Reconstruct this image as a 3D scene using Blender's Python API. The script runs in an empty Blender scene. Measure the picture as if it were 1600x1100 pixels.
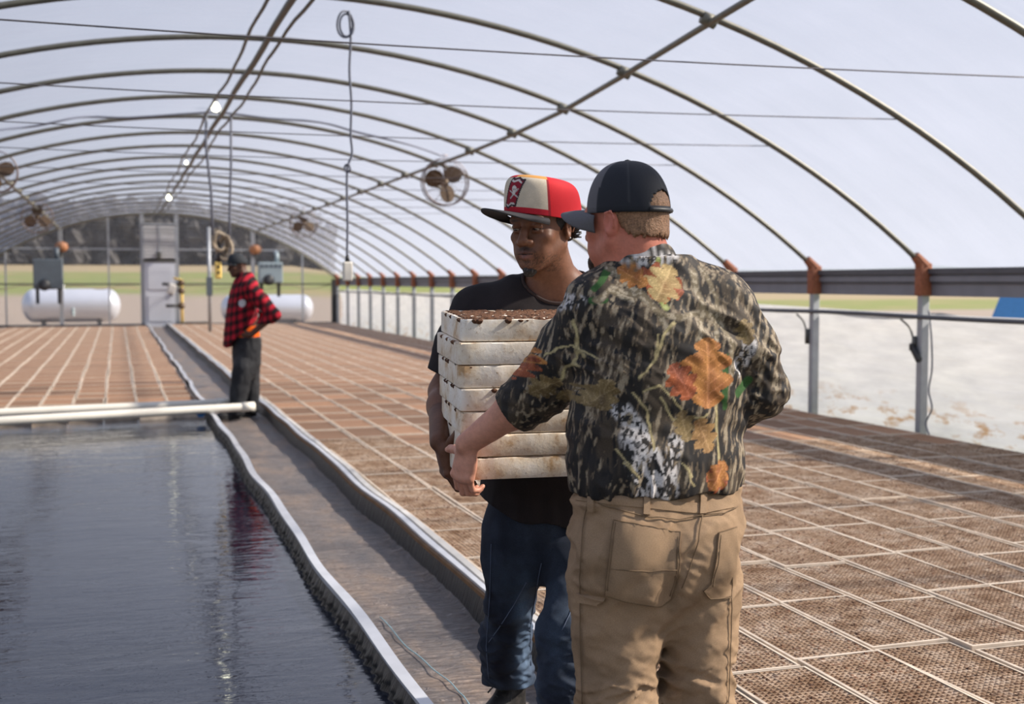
import bpy, bmesh, math, random
import numpy as np
from mathutils import Vector, Matrix
random.seed(7); rng = np.random.default_rng(7)
PI = math.pi
scene = bpy.context.scene
C = scene.collection

# ------------------------------------------------------------------ camera, sky, sun, exposure
EYE = Vector((0, 0, 1.48)); YAW = math.radians(17.96); PITCH = math.radians(3.313); FPX = 1900.0
cam_d = bpy.data.cameras.new('camera'); cam = bpy.data.objects.new('camera', cam_d); C.objects.link(cam)
cam.location = EYE; cam.rotation_euler = (PI/2 - PITCH, 0, -YAW)
cam_d.sensor_width = 36; cam_d.lens = FPX*36/1600; cam_d.clip_end = 2000
cam_d.dof.use_dof = True; cam_d.dof.focus_distance = 3.45; cam_d.dof.aperture_fstop = 3.6
scene.camera = cam
scene.view_settings.view_transform = 'Standard'; scene.view_settings.look = 'None'
scene.view_settings.exposure = 0.42; scene.view_settings.gamma = 1; scene.view_settings.use_curve_mapping = False
w = bpy.data.worlds.new('world'); scene.world = w; w.use_nodes = True
nt = w.node_tree; nt.nodes.clear()
o_ = nt.nodes.new('ShaderNodeOutputWorld'); bg = nt.nodes.new('ShaderNodeBackground')
tc = nt.nodes.new('ShaderNodeTexCoord'); sp = nt.nodes.new('ShaderNodeSeparateXYZ'); cr = nt.nodes.new('ShaderNodeValToRGB')
nt.links.new(tc.outputs['Generated'], sp.inputs[0]); nt.links.new(sp.outputs['Z'], cr.inputs[0])
cr.color_ramp.elements[0].position = 0.0; cr.color_ramp.elements[0].color = (0.86, 0.90, 0.97, 1)
cr.color_ramp.elements[1].position = 0.7; cr.color_ramp.elements[1].color = (0.46, 0.60, 0.90, 1)
nt.links.new(cr.outputs[0], bg.inputs[0]); nt.links.new(bg.outputs[0], o_.inputs[0]); bg.inputs[1].default_value = 0.60
sun_d = bpy.data.lights.new('sun', 'SUN'); sun = bpy.data.objects.new('sun', sun_d); C.objects.link(sun)
sun_d.energy = 10.0; sun_d.angle = math.radians(2.5); sun_d.color = (1, 0.90, 0.76)
SUN_AZ, SUN_EL = math.radians(-14), math.radians(36)      # azimuth from +X towards +Y
sv = Vector((math.cos(SUN_EL)*math.cos(SUN_AZ), math.cos(SUN_EL)*math.sin(SUN_AZ), math.sin(SUN_EL)))
sun.rotation_euler = sv.to_track_quat('Z', 'Y').to_euler()

# ------------------------------------------------------------------ helpers
FW = Vector((math.sin(YAW)*math.cos(PITCH), math.cos(YAW)*math.cos(PITCH), -math.sin(PITCH)))
RT = Vector((math.cos(YAW), -math.sin(YAW), 0)); UP = RT.cross(FW)
def at(x, y, d):                       # a photo pixel at a depth along the lens axis -> world point
    return EYE + (FW + RT*((x-800)/FPX) - UP*((y-550)/FPX))*d
def at_Y(x, y, Y):
    r = FW + RT*((x-800)/FPX) - UP*((y-550)/FPX); return EYE + r*(Y/r.y)
def project(P):
    d = Vector(P) - EYE; z = d.dot(FW); return (800+FPX*d.dot(RT)/z, 550-FPX*d.dot(UP)/z, z)

def tag(o, label=None, cat=None, group=None, kind=None):
    if label: o['label'] = label
    if cat: o['category'] = cat
    if group: o['group'] = group
    if kind: o['kind'] = kind
    return o
def empty(name, loc=(0,0,0), rz=0, parent=None):
    o = bpy.data.objects.new(name, None); C.objects.link(o); o.location = loc; o.rotation_euler = (0,0,rz)
    if parent: o.parent = parent
    return o
class MB:
    def __init__(s): s.v=[]; s.f=[]; s.m=[]
    def add(s, vs, fs, mi=0):
        b=len(s.v); s.v+= [tuple(v) for v in vs]; s.f+=[tuple(i+b for i in f) for f in fs]; s.m+=[mi]*len(fs); return s
    def box(s, c, size, rz=0, mi=0, rx=0, ry=0, bev=0):
        hx,hy,hz=[k/2 for k in size]
        M=Matrix.Translation(Vector(c))@Matrix.Rotation(rz,4,'Z')@Matrix.Rotation(ry,4,'Y')@Matrix.Rotation(rx,4,'X')
        if bev<=0:
            vs=[M@Vector((x*hx,y*hy,z*hz)) for z in(-1,1) for y in(-1,1) for x in(-1,1)]
            return s.add(vs,[(0,2,3,1),(4,5,7,6),(0,1,5,4),(2,6,7,3),(0,4,6,2),(1,3,7,5)],mi)
        bm=bmesh.new(); bmesh.ops.create_cube(bm,size=1)
        for v in bm.verts: v.co=Vector((v.co.x*size[0],v.co.y*size[1],v.co.z*size[2]))
        bmesh.ops.bevel(bm,geom=bm.edges[:],offset=bev,segments=2,affect='EDGES',profile=.5)
        bm.verts.index_update(); vs=[M@v.co for v in bm.verts]; fs=[[v.index for v in f.verts] for f in bm.faces]; bm.free()
        return s.add(vs,fs,mi)
    def tube(s, pts, r, n=8, mi=0, cap=True, closed=False):
        pts=[Vector(p) for p in pts]; N=len(pts); rs=r if hasattr(r,'__len__') else [r]*N
        vs=[]; prev=None
        for i,p in enumerate(pts):
            if closed: t=pts[(i+1)%N]-pts[i-1]
            else: t=pts[min(i+1,N-1)]-pts[max(i-1,0)]
            t.normalize()
            if prev is None:
                a=Vector((0,0,1)) if abs(t.z)<.9 else Vector((1,0,0)); u=t.cross(a).normalized()
            else: u=(prev-t*prev.dot(t)).normalized()
            prev=u; v=t.cross(u)
            for k in range(n):
                a=2*PI*k/n; vs.append(p+(u*math.cos(a)+v*math.sin(a))*rs[i])
        fs=[]
        for i in range(N if closed else N-1):
            j=(i+1)%N
            for k in range(n): fs.append((i*n+k,i*n+(k+1)%n,j*n+(k+1)%n,j*n+k))
        if cap and not closed: fs+= [tuple(range(n-1,-1,-1)), tuple((N-1)*n+k for k in range(n))]
        return s.add(vs,fs,mi)
    def lathe(s, prof, c=(0,0,0), M=None, n=24, mi=0):     # prof: (r, z) pairs about local z
        c=Vector(c); vs=[]; fs=[]
        for r,z in prof:
            for k in range(n):
                a=2*PI*k/n; p=Vector((r*math.cos(a),r*math.sin(a),z)); vs.append((M@p if M else p)+c)
        for i in range(len(prof)-1):
            for k in range(n): fs.append((i*n+k,i*n+(k+1)%n,(i+1)*n+(k+1)%n,(i+1)*n+k))
        fs+=[tuple(range(n-1,-1,-1)), tuple((len(prof)-1)*n+k for k in range(n))]
        return s.add(vs,fs,mi)
    def build(s, name, mats, parent=None, smooth=False, loc=None):
        me=bpy.data.meshes.new(name); me.from_pydata(s.v,[],s.f)
        if not isinstance(mats,(list,tuple)): mats=[mats]
        for m in mats: me.materials.append(m)
        if len(mats)>1: me.polygons.foreach_set('material_index',s.m)
        me.validate(); 
        if smooth: me.shade_smooth()
        o=bpy.data.objects.new(name,me); C.objects.link(o)
        if loc is not None: o.location=loc
        if parent: o.parent=parent
        return o
def smooth_by_angle(o, deg=35):
    me=o.data; me.shade_smooth()
    try: me.set_sharp_from_angle(angle=math.radians(deg))
    except Exception: pass

# ---- materials: a small node DSL
class NT:
    def __init__(s,name):
        s.m=bpy.data.materials.new(name); s.m.use_nodes=True; s.t=s.m.node_tree; s.t.nodes.clear()
        s.out=s.n('ShaderNodeOutputMaterial')
    def n(s,t,**k):
        o=s.t.nodes.new(t)
        for a,b in k.items(): setattr(o,a,b)
        return o
    def l(s,a,b): s.t.links.new(a,b)
    def co(s,kind='Object',scale=(1,1,1)):
        t=s.n('ShaderNodeTexCoord'); mp=s.n('ShaderNodeMapping'); s.l(t.outputs[kind],mp.inputs[0]); mp.inputs['Scale'].default_value=scale
        return mp.outputs[0]
    def noise(s,vec,scale,detail=3,rough=.5,dist=0):
        t=s.n('ShaderNodeTexNoise'); s.l(vec,t.inputs['Vector']); t.inputs['Scale'].default_value=scale
        t.inputs['Detail'].default_value=detail; t.inputs['Roughness'].default_value=rough; t.inputs['Distortion'].default_value=dist
        return t.outputs[0]
    def ramp(s,fac,els):
        r=s.n('ShaderNodeValToRGB'); s.l(fac,r.inputs[0]); e=r.color_ramp.elements
        while len(e)<len(els): e.new(.5)
        for k,(p,c) in enumerate(els): e[k].position=p; e[k].color=(*c,1) if len(c)==3 else c
        return r.outputs[0]
    def math(s,op,a,b=None,c=None):
        m=s.n('ShaderNodeMath',operation=op)
        for i,x in enumerate((a,b,c)):
            if x is None: continue
            if isinstance(x,(int,float)): m.inputs[i].default_value=x
            else: s.l(x,m.inputs[i])
        return m.outputs[0]
    def mix(s,fac,a,b,mode='MIX'):
        m=s.n('ShaderNodeMix',data_type='RGBA',blend_type=mode)
        for i,x in ((0,fac),(6,a),(7,b)):
            if isinstance(x,(int,float)): m.inputs[i].default_value=x
            elif isinstance(x,(tuple,list)): m.inputs[i].default_value=(*x,1) if len(x)==3 else x
            else: s.l(x,m.inputs[i])
        return m.outputs[2]
    def bump(s,h,strength=.3,dist=.01):
        b=s.n('ShaderNodeBump'); s.l(h,b.inputs['Height']); b.inputs['Strength'].default_value=strength; b.inputs['Distance'].default_value=dist
        return b.outputs[0]
    def bsdf(s,color,rough=.6,metal=0,bump=None,**k):
        p=s.n('ShaderNodeBsdfPrincipled')
        for key,x in (('Base Color',color),('Roughness',rough),('Metallic',metal),*k.items()):
            if isinstance(x,(int,float)): p.inputs[key].default_value=x
            elif isinstance(x,(tuple,list)): p.inputs[key].default_value=(*x,1) if len(x)==3 else x
            else: s.l(x,p.inputs[key])
        if bump is not None: s.l(bump,p.inputs['Normal'])
        s.l(p.outputs[0],s.out.inputs[0]); return p
def simple(name,color,rough=.6,metal=0,var=.12,scale=20,bump=.0,**k):
    t=NT(name); v=t.co(); nz=t.noise(v,scale,4)
    col=t.mix(t.math('MULTIPLY',nz,1.0),[c*(1-var*1.5) for c in color],[min(1,c*(1+var*1.2)) for c in color])
    b=t.bump(t.noise(v,scale*3,3),bump,.004) if bump else None
    t.bsdf(col,rough,metal,b,**k); return t.m
# ------------------------------------------------------------------ materials of the place
def film_mat(name, transp, tint, trl):
    t=NT(name); v=t.co('Object',(1,1,1))
    tr=t.n('ShaderNodeBsdfTransparent'); tr.inputs[0].default_value=(*tint,1)
    tl=t.n('ShaderNodeBsdfTranslucent'); 
    streak=t.noise(t.co('Object',(.5,.12,.5)),3,4,.6)
    t.l(t.ramp(streak,[(.3,[c*.93 for c in trl]),(.7,trl)]),tl.inputs[0])
    gl=t.n('ShaderNodeBsdfGlossy'); gl.inputs['Roughness'].default_value=.25; gl.inputs[0].default_value=(.8,.8,.8,1)
    bp=t.bump(t.noise(t.co('Object',(.6,2.2,.6)),4,3),.25,.03); t.l(bp,gl.inputs['Normal']); t.l(bp,tl.inputs['Normal'])
    m1=t.n('ShaderNodeMixShader'); fac=t.ramp(t.noise(t.co('Object',(.4,1.2,.4)),2.5,4,.6),[(.3,[1-transp-.06]*3),(.75,[1-transp+.06]*3)])
    t.l(fac,m1.inputs[0]); t.l(tr.outputs[0],m1.inputs[1]); t.l(tl.outputs[0],m1.inputs[2])
    m2=t.n('ShaderNodeMixShader'); m2.inputs[0].default_value=.05; t.l(m1.outputs[0],m2.inputs[1]); t.l(gl.outputs[0],m2.inputs[2])
    t.l(m2.outputs[0],t.out.inputs[0]); return t.m
M={}
M['film']=film_mat('roof film',.55,(.93,.94,.97),(.25,.27,.34))
M['endfilm']=film_mat('end wall film',.84,(.95,.95,.95),(.5,.5,.52))
M['galv']=simple('galvanised pipe',(.15,.145,.12),.5,.45,.25,12)
M['pipe_dark']=simple('weathered pipe',(.10,.098,.09),.5,.4,.25,12)
M['post']=simple('grey post',(.36,.38,.41),.5,.5,.15,9)
M['beam']=simple('gutter beam',(.085,.09,.105),.5,.3,.2,5)
M['beam2']=simple('gutter beam face',(.19,.20,.23),.55,.2,.15,5)
M['rust']=simple('rusty bracket',(.28,.10,.05),.8,.0,.35,30,.2)
M['black']=simple('black plastic',(.02,.021,.025),.5)
M['cable']=simple('grey cable',(.13,.14,.18),.6)
M['wire']=simple('tension wire',(.12,.11,.12),.5,.4)
M['white']=simple('white paint',(.75,.76,.78),.5,0,.06,6)
M['doorgrey']=simple('door paint',(.52,.54,.60),.5,0,.05,3)
M['slate']=simple('heater slate',(.10,.125,.15),.5,.2,.15,4)
M['aqua']=simple('heater pale',(.30,.37,.40),.5,.2,.1,4)
M['tank']=simple('silver tank paint',(.62,.64,.72),.28,.55,.06,2)
M['orange']=simple('orange cap',(.40,.17,.075),.6)
M['yellow']=simple('yellow plastic',(.85,.60,.16),.5)
M['rope']=simple('tan rope',(.33,.27,.2),.9,0,.3,40)
M['pvc']=simple('white pvc',(.74,.70,.62),.4,0,.12,3)
M['blade']=simple('bronze blade',(.085,.048,.02),.5,.2,.2,15)
M['guard']=simple('fan guard',(.15,.11,.10),.5,.4)
M['bluetape']=simple('blue tape',(.05,.22,.55),.5)
M['string']=simple('blue string',(.25,.42,.48),.7)
M['woodrim']=simple('stained rim board',(.17,.085,.03),.75,0,.5,9,.2)
M['zinc']=simple('bright rim strip',(.60,.61,.64),.35,.35,.18,7)
M['rimwhite']=simple('pale rim strip',(.55,.53,.50),.6,0,.25,6)
t=NT('black liner'); v=t.co('Object',(1,1,1)); nz=t.noise(t.co('Object',(1,5,.6)),9,4)
t.bsdf(t.ramp(nz,[(.3,(.006,.006,.007)),(.75,(.022,.021,.022))]),.42,0,t.bump(nz,.8,.03)); M['liner']=t.m
t=NT('walkway tarp'); v=t.co('Object'); n1=t.noise(t.co('Object',(1.3,.5,1)),2.6,6,.65); n2=t.noise(v,40,5,.7); n3=t.noise(t.co('Object',(2.2,9,1)),3.4,6,.62,1.6)
col=t.ramp(n1,[(.28,(.12,.112,.118)),(.5,(.225,.185,.165)),(.72,(.40,.285,.21))])
col=t.mix(t.ramp(n3,[(.36,(.55,.55,.55)),(.52,(0,0,0))]),col,(.075,.07,.08))  # wrinkle shading painted into the colour, darker where the bump noise dips
col=t.mix(t.ramp(n2,[(.52,(0,0,0)),(.70,(.7,.7,.7))]),col,(.11,.065,.045)); sk=t.noise(v,95,2,.5); col=t.mix(t.ramp(sk,[(.76,(0,0,0)),(.79,(.9,.9,.9))]),col,(.5,.48,.46))
bsum=t.math('ADD',t.math('MULTIPLY',n3,1.0),t.math('MULTIPLY',n2,.12))
t.bsdf(col,t.ramp(n1,[(.3,(.32,)*3),(.7,(.6,)*3)]),0,t.bump(bsum,1.0,.045)); M['tarp']=t.m
t=NT('pool water'); v=t.co('Object',(.55,1.5,1)); n1=t.noise(v,2.2,3,.5,.5); n2=t.noise(t.co('Object',(1.1,3.4,1)),4.5,3,.55,.8); n3=t.noise(t.co('Object',(.35,1,1)),.8,2)
h=t.math('ADD',t.math('ADD',t.math('MULTIPLY',n1,.8),t.math('MULTIPLY',n2,.28)),t.math('MULTIPLY',n3,1.2))
t.bsdf((.010,.013,.024),.03,0,t.bump(h,.17,.05),IOR=1.5); M['water']=t.m
t=NT('white curtain'); v=t.co('Object'); sx=t.n('ShaderNodeSeparateXYZ'); t.l(t.co('Object'),sx.inputs[0])
n1=t.noise(t.co('Object',(1,.8,5)),2.2,5,.6); low=t.math('SUBTRACT',.62,t.math('MULTIPLY',sx.outputs['Z'],1.35))
st=t.math('MULTIPLY',t.ramp(t.noise(t.co('Object',(1,1.3,4.5)),2.4,6,.62),[(.54,(0,0,0)),(.66,(1,1,1))]),t.ramp(low,[(.0,(0,0,0)),(.35,(.9,.9,.9))]))
col=t.mix(st,t.ramp(n1,[(.3,(.60,.61,.65)),(.7,(.76,.77,.80))]),(.42,.25,.12))
p=t.bsdf(col,.5,0,t.bump(t.noise(t.co('Object',(1,.35,3)),2.0,3),.5,.06)); 
tl=t.n('ShaderNodeBsdfTranslucent'); t.l(col,tl.inputs[0]); mx=t.n('ShaderNodeMixShader'); mx.inputs[0].default_value=.22
t.l(p.outputs[0],mx.inputs[1]); t.l(tl.outputs[0],mx.inputs[2]); t.l(mx.outputs[0],t.out.inputs[0]); M['curtain']=t.m
t=NT('grass ground'); v=t.co('Object'); sx=t.n('ShaderNodeSeparateXYZ'); t.l(v,sx.inputs[0])
n1=t.noise(v,.25,5); n2=t.noise(v,6,5,.7)
g=t.mix(n2,(.065,.090,.014),(.17,.19,.045)); g=t.mix(t.ramp(n1,[(.5,(0,0,0)),(.66,(.8,.8,.8))]),g,(.20,.15,.075))
gr=t.mix(n2,(.15,.12,.10),(.25,.205,.175))
yy=t.math('ADD',sx.outputs['Y'],t.math('MULTIPLY',n1,6)); msk=t.ramp(t.math('MULTIPLY',yy,.01),[(.60,(1,1,1)),(.63,(0,0,0))])
near=t.ramp(t.math('MULTIPLY',sx.outputs['Y'],.01),[(.36,(0,0,0)),(.40,(1,1,1))])
far=t.ramp(t.math('MULTIPLY',yy,.01),[(.92,(0,0,0)),(1.0,(1,1,1))])
g=t.mix(far,g,(.21,.165,.095))
t.bsdf(t.mix(t.math('MULTIPLY',msk,near),g,gr),.95); M['grass']=t.m
M['bark']=simple('far woodland',(.040,.038,.040),.95,0,.3,.6)
t=NT('tray foam'); v=t.co('Object'); oi=t.n('ShaderNodeObjectInfo'); off=t.n('ShaderNodeVectorMath',operation='ADD'); cx=t.n('ShaderNodeCombineXYZ')
for k in range(3): t.l(t.math('MULTIPLY',oi.outputs['Random'],37.0+11*k),cx.inputs[k])
t.l(v,off.inputs[0]); t.l(cx.outputs[0],off.inputs[1]); vv=off.outputs[0]
n1=t.noise(vv,7,5,.65); n2=t.noise(vv,60,4,.7)
col=t.ramp(n1,[(.32,(.26,.15,.08)),(.50,(.48,.34,.23)),(.68,(.64,.52,.41))]); col=t.mix(t.ramp(n2,[(.48,(0,0,0)),(.66,(.8,.8,.8))]),col,(.16,.07,.032))
t.bsdf(col,.75,0,t.bump(n2,.25,.003)); M['foam']=t.m
M['foam_rim']=simple('tray rim foam',(.60,.50,.40),.75,0,.35,14,.2)
t=NT('tray soil'); v=t.co('Object'); oi=t.n('ShaderNodeObjectInfo'); off=t.n('ShaderNodeVectorMath',operation='ADD'); cx=t.n('ShaderNodeCombineXYZ')
for k in range(3): t.l(t.math('MULTIPLY',oi.outputs['Random'],37.0+11*k),cx.inputs[k])
t.l(v,off.inputs[0]); t.l(cx.outputs[0],off.inputs[1]); vv=off.outputs[0]
n1=t.noise(vv,4,3,.6); n2=t.noise(vv,140,4,.75)
col=t.mix(n2,(.022,.008,.004),(.19,.078,.034)); col=t.mix(t.ramp(n1,[(.35,(0,0,0)),(.7,(.7,.7,.7))]),col,t.mix(n2,(.06,.025,.012),(.28,.13,.065)))
dk=t.math('ADD',.55,t.math('MULTIPLY',oi.outputs['Random'],.75)); hsv=t.n('ShaderNodeHueSaturation'); t.l(dk,hsv.inputs['Value']); t.l(col,hsv.inputs['Color'])
t.bsdf(hsv.outputs[0],.95,0,t.bump(n2,.6,.006)); M['soil']=t.m
# soil with the pale cell grid, for trays too far off for their cells to be told apart
def soil_far(name,use_obj):
    t=NT(name); v=t.co('Object'); n2=t.noise(v,90,4,.75); n1=t.noise(v,1.1,4,.6)
    br=t.n('ShaderNodeTexBrick'); t.l(v,br.inputs['Vector']); br.offset=0; br.inputs['Scale'].default_value=1
    br.inputs['Brick Width'].default_value=.0232; br.inputs['Row Height'].default_value=.0232; br.inputs['Mortar Size'].default_value=.0034; br.inputs['Mortar Smooth'].default_value=.4
    col=t.mix(n2,(.062,.024,.011),(.30,.135,.062)); col=t.mix(t.ramp(n1,[(.35,(0,0,0)),(.7,(.6,.6,.6))]),col,t.mix(n2,(.12,.055,.028),(.38,.20,.11)))
    col=t.mix(t.math('MULTIPLY',br.outputs['Fac'],.5),col,(.46,.31,.20))
    if use_obj:
        oi=t.n('ShaderNodeObjectInfo'); hsv=t.n('ShaderNodeHueSaturation'); t.l(t.math('ADD',.62,t.math('MULTIPLY',oi.outputs['Random'],.65)),hsv.inputs['Value']); t.l(col,hsv.inputs['Color']); col=hsv.outputs[0]
    t.bsdf(col,.95,0,t.bump(n2,.5,.006)); return t.m
M['soil_far']=soil_far('tray soil with cells',True); M['soil_mass']=soil_far('tray soil of far rows',False)
t=NT('bulb'); e=t.n('ShaderNodeEmission'); e.inputs[0].default_value=(1,.97,.72,1); e.inputs[1].default_value=6; t.l(e.outputs[0],t.out.inputs[0]); M['bulb']=t.m

# ------------------------------------------------------------------ the greenhouse
XC, HALF, APEX, SPRING = 1.30, 5.72, 3.67, 1.62
SAG = APEX-SPRING; RAD = (HALF*HALF+SAG*SAG)/(2*SAG)
def arch_z(off, lift=0): return APEX-RAD+math.sqrt((RAD+lift)**2-off*off)
XR, XL = XC+HALF, XC-HALF
Y0, Y1 = -3.4, 41.0
HOOPS=[9.44+1.83*k for k in range(-7,18)]
# roof film, sagging a little between the hoops
vs=[];fs=[]; NX=56; ys=[]
for h in HOOPS[:-1]+[HOOPS[-1]]:
    for q in range(4): ys.append(h+1.83*q/4)
ys=[y for y in ys if y<Y1]+[Y1]
for y in ys:
    ph=((y-9.44)/1.83)%1.0; sag=-.035*math.sin(PI*ph)
    for i in range(NX+1):
        off=-HALF*1.012+2*HALF*1.012*i/NX; o=max(-HALF-.06,min(HALF+.06,off))
        vs.append((XC+o,y,arch_z(o,.045)+sag*(1-abs(o)/HALF*.3)+.006*math.sin(y*2.3+o*5)))
for j in range(len(ys)-1):
    for i in range(NX): a=j*(NX+1)+i; fs.append((a,a+1,a+NX+2,a+NX+1))
ceiling=MB().add(vs,fs).build('ceiling',M['film'],smooth=True); tag(ceiling,'pale translucent plastic film roof stretched over curved hoops','roof',kind='structure')
for h in HOOPS:
    pts=[(XC+o,h,arch_z(o)) for o in np.linspace(-HALF,HALF,49)]
    MB().tube(pts,.026,8).build('hoop',M['galv'],ceiling,True)
def purlin_x(y): return float(np.interp(y,[2,5.8,7.6,9.44,11.27,13.1,15,41],[3.40,3.73,3.88,4.04,4.18,4.25,4.28,4.29]))
for s in (1,-1):
    pts=[]
    for y in np.arange(-3,41.01,.6):
        o=purlin_x(y)-XC; pts.append((XC+s*o,y,arch_z(o)-.05))
    MB().tube(pts,.024,8).build('purlin',M['galv'],ceiling,True)
    for h in HOOPS:
        o=purlin_x(h)-XC; MB().tube([(XC+s*o-.05,h,arch_z(o-.05)-.025),(XC+s*o+.05,h,arch_z(o+.05)-.03)],.045,8).build('clamp',M['galv'],ceiling,True)
MB().tube([(XC+.01*math.sin(y*1.7),y,3.61) for y in np.arange(-3,41.01,.9)],.03,8).build('ridge_pipe',M['pipe_dark'],ceiling,True)
MB().tube([(XC-.18+.02*math.sin(y*1.1),y,3.585-.012*math.sin(y*3.43)) for y in np.arange(-3,41.01,.45)],.016,6).build('ridge_conduit',M['pipe_dark'],ceiling,True)
MB().tube([(XC+.12+.025*math.sin(y*.9+1),y,3.585-.012*math.sin(y*3.43+1)) for y in np.arange(-3,41.01,.45)],.016,6).build('ridge_conduit',M['pipe_dark'],ceiling,True)
for h in HOOPS:
    if h<2: continue
    o=4.15; z=arch_z(o); pts=[(XC+x,h,z-.05*(1-(x/o)**2)) for x in np.linspace(-o,o,15)]
    MB().tube(pts,.0042,5).build('cross_tie',M['wire'],ceiling,True)

# right and left side walls
def side_wall(s,name,label):
    X=XC+s*(HALF+.14); ys=np.arange(Y0,Y1+.01,.3); zs=[0.0,.1,.22,.36,.5,.65,.8,.95,1.1,1.2,1.245]
    vs=[];fs=[]
    for y in ys:
        top=1.20+.025*math.sin(y*.55)
        for z in zs:
            vs.append((X+s*(.10*math.sin(PI*min(1,z/1.2))*(.6+.4*math.sin(y*3.43)))+.012*math.sin(y*1.9+z*14)+.01*math.sin(y*.7-z*23),y,-.02+z/1.245*(top+.02)))
    n=len(zs)
    for j in range(len(ys)-1):
        for i in range(n-1): a=j*n+i; fs.append((a,a+1,a+n+1,a+n))
    w=MB().add(vs,fs).build(name,M['curtain'],smooth=True); tag(w,label,'wall',kind='structure')
    xp=XC+s*HALF
    for h in HOOPS:
        pr=MB().box((xp,h,.66),(.085,.075,1.44),bev=.01).build('post',M['post'],w)
        br=MB().box((xp-s*.005,h,1.50),(.12,.105,.30),bev=.012).tube([(xp,h,1.62),(xp-s*.10,h,1.62+.10)],[.062,.045],8).build('bracket',M['rust'],w); smooth_by_angle(br)
        MB().box((xp+s*.03,h+.03,1.30),(.02,.02,.2)).build('strap',M['black'],w)
    for a,b in zip(HOOPS[:-1],HOOPS[1:]):
        m=(a+b)/2; L=b-a-.004
        MB().box((xp+s*.075,m,1.455),(.05,L,.215)).box((xp+s*.04,m,1.505),(.03,L,.05)).build('eave_beam',M['beam2'],w)
        MB().box((xp+s*.055,m,1.575),(.10,L,.05)).box((xp+s*.045,m,1.468),(.012,L,.022)).build('eave_cap',M['beam'],w)
    MB().tube([(xp-s*.055,y,1.16+.008*math.sin(y*1.3)) for y in np.arange(Y0,Y1,.6)],.021,8).build('side_pipe',M['beam'],w,True)
    MB().tube([(xp+s*.16,y,1.185-.04*abs(math.sin((y-9.44)*PI/1.83))) for y in np.arange(Y0,Y1,.2)],.012,6).build('hem_rope',M['cable'],w,True)
    return w
wr=side_wall(1,'wall_right','white plastic curtain wall with grey posts below the right eave')
wl=side_wall(-1,'wall_left','white plastic curtain wall with grey posts below the left eave')
# far end wall: film with studs, rails, door and shutter
vs=[];fs=[]; n=60
for i in range(n+1):
    o=-HALF+2*HALF*i/n; vs+= [(XC+o,Y1,0),(XC+o,Y1,arch_z(o,.03))]
for i in range(n): fs.append((2*i,2*i+2,2*i+3,2*i+1))
wf=MB().add(vs,fs).build('wall_far',M['endfilm']); tag(wf,'clear plastic end wall with studs closing off the far end','wall',kind='structure')
for xo,wd,mt in ((-2.98,.12,'post'),(-1.55,.05,'post'),(-.52,.12,'post'),(.55,.13,'post'),(2.98,.13,'post'),(4.6,.05,'post'),(-4.6,.05,'post')):
    MB().box((XC+xo,Y1-.06,arch_z(xo)/2),(wd,.08,arch_z(xo))).build('stud',M[mt],wf)
MB().box((XR-.05,Y1-.15,.78),(.22,.16,1.56)).build('corner_post',M['black'],wf)
MB().box((XL+.05,Y1-.15,.78),(.22,.16,1.56)).build('corner_post',M['black'],wf)
MB().box((XC-2.9,Y1-.05,2.52),(4.6,.05,.05)).build('rail',M['post'],wf); MB().box((XC+2.3,Y1-.05,2.52),(3.4,.05,.05)).build('rail',M['post'],wf)
MB().box((XC-3.1,Y1-.09,1.40),(5.0,.05,.05)).build('rail',M['pipe_dark'],wf); MB().box((XC+3.1,Y1-.09,1.40),(5.0,.05,.05)).build('rail',M['pipe_dark'],wf)
MB().box((XC-3.0,Y1-.06,.06),(5.2,.12,.13)).build('sill',M['beam'],wf); MB().box((XC+3.15,Y1-.06,.06),(5.0,.12,.13)).build('sill',M['beam'],wf)
for s in (1,-1):
    MB().tube([(XC+s*(.7+x),Y1-.13,1.30+.06*math.sin(x*4.2)) for x in np.linspace(0,4.8,40)],.014,5).build('slack_wire',M['rope'],wf,True)
pts=[(XC+o,Y1-.03,arch_z(o,-.02)) for o in np.linspace(-HALF,HALF,49)]
MB().tube(pts,.03,8).build('end_hoop',M['galv'],wf,True)
dr=empty('door_1',(XC+.01,Y1-.12,0)); tag(dr,'pale grey door in the far end wall under a slatted shutter','door',kind='structure')
MB().box((0,0,1.06),(.94,.05,2.1),bev=.008).build('door_leaf',M['doorgrey'],dr)
MB().box((0,-.035,.62),(.74,.02,.85),bev=.006).build('door_panel',M['doorgrey'],dr); MB().box((0,-.035,1.62),(.74,.02,.8),bev=.006).build('door_panel',M['doorgrey'],dr)
MB().box((.36,-.06,1.08),(.05,.07,.14),bev=.01).build('door_handle',M['pipe_dark'],dr)
MB().box((0,0,2.15),(1.0,.08,.1)).build('lintel',M['pipe_dark'],dr)
sh=empty('shutter_frame',(0,0,0),0,dr); MB().box((-.5,0,2.75),(.06,.08,1.15)).box((.5,0,2.75),(.06,.08,1.15)).box((0,0,3.32),(1.06,.08,.06)).build('frame',M['post'],sh)
for k in range(10):
    MB().box((0,-.03,2.28+k*.105),(.94,.025,.06),rx=.12).build('slat',M['white'],sh)
MB().box((0,.035,2.75),(.96,.02,1.1)).build('dark_backing',M['beam'],sh)  # dark sheet added behind the slats to make their gaps look shaded
MB().box((0,-.05,2.75),(.04,.03,1.05)).build('shutter_bar',M['post'],sh)
MB().box((-.02,-.09,2.32),(.14,.12,.2),bev=.02).build('shutter_motor',M['pipe_dark'],sh)

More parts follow.
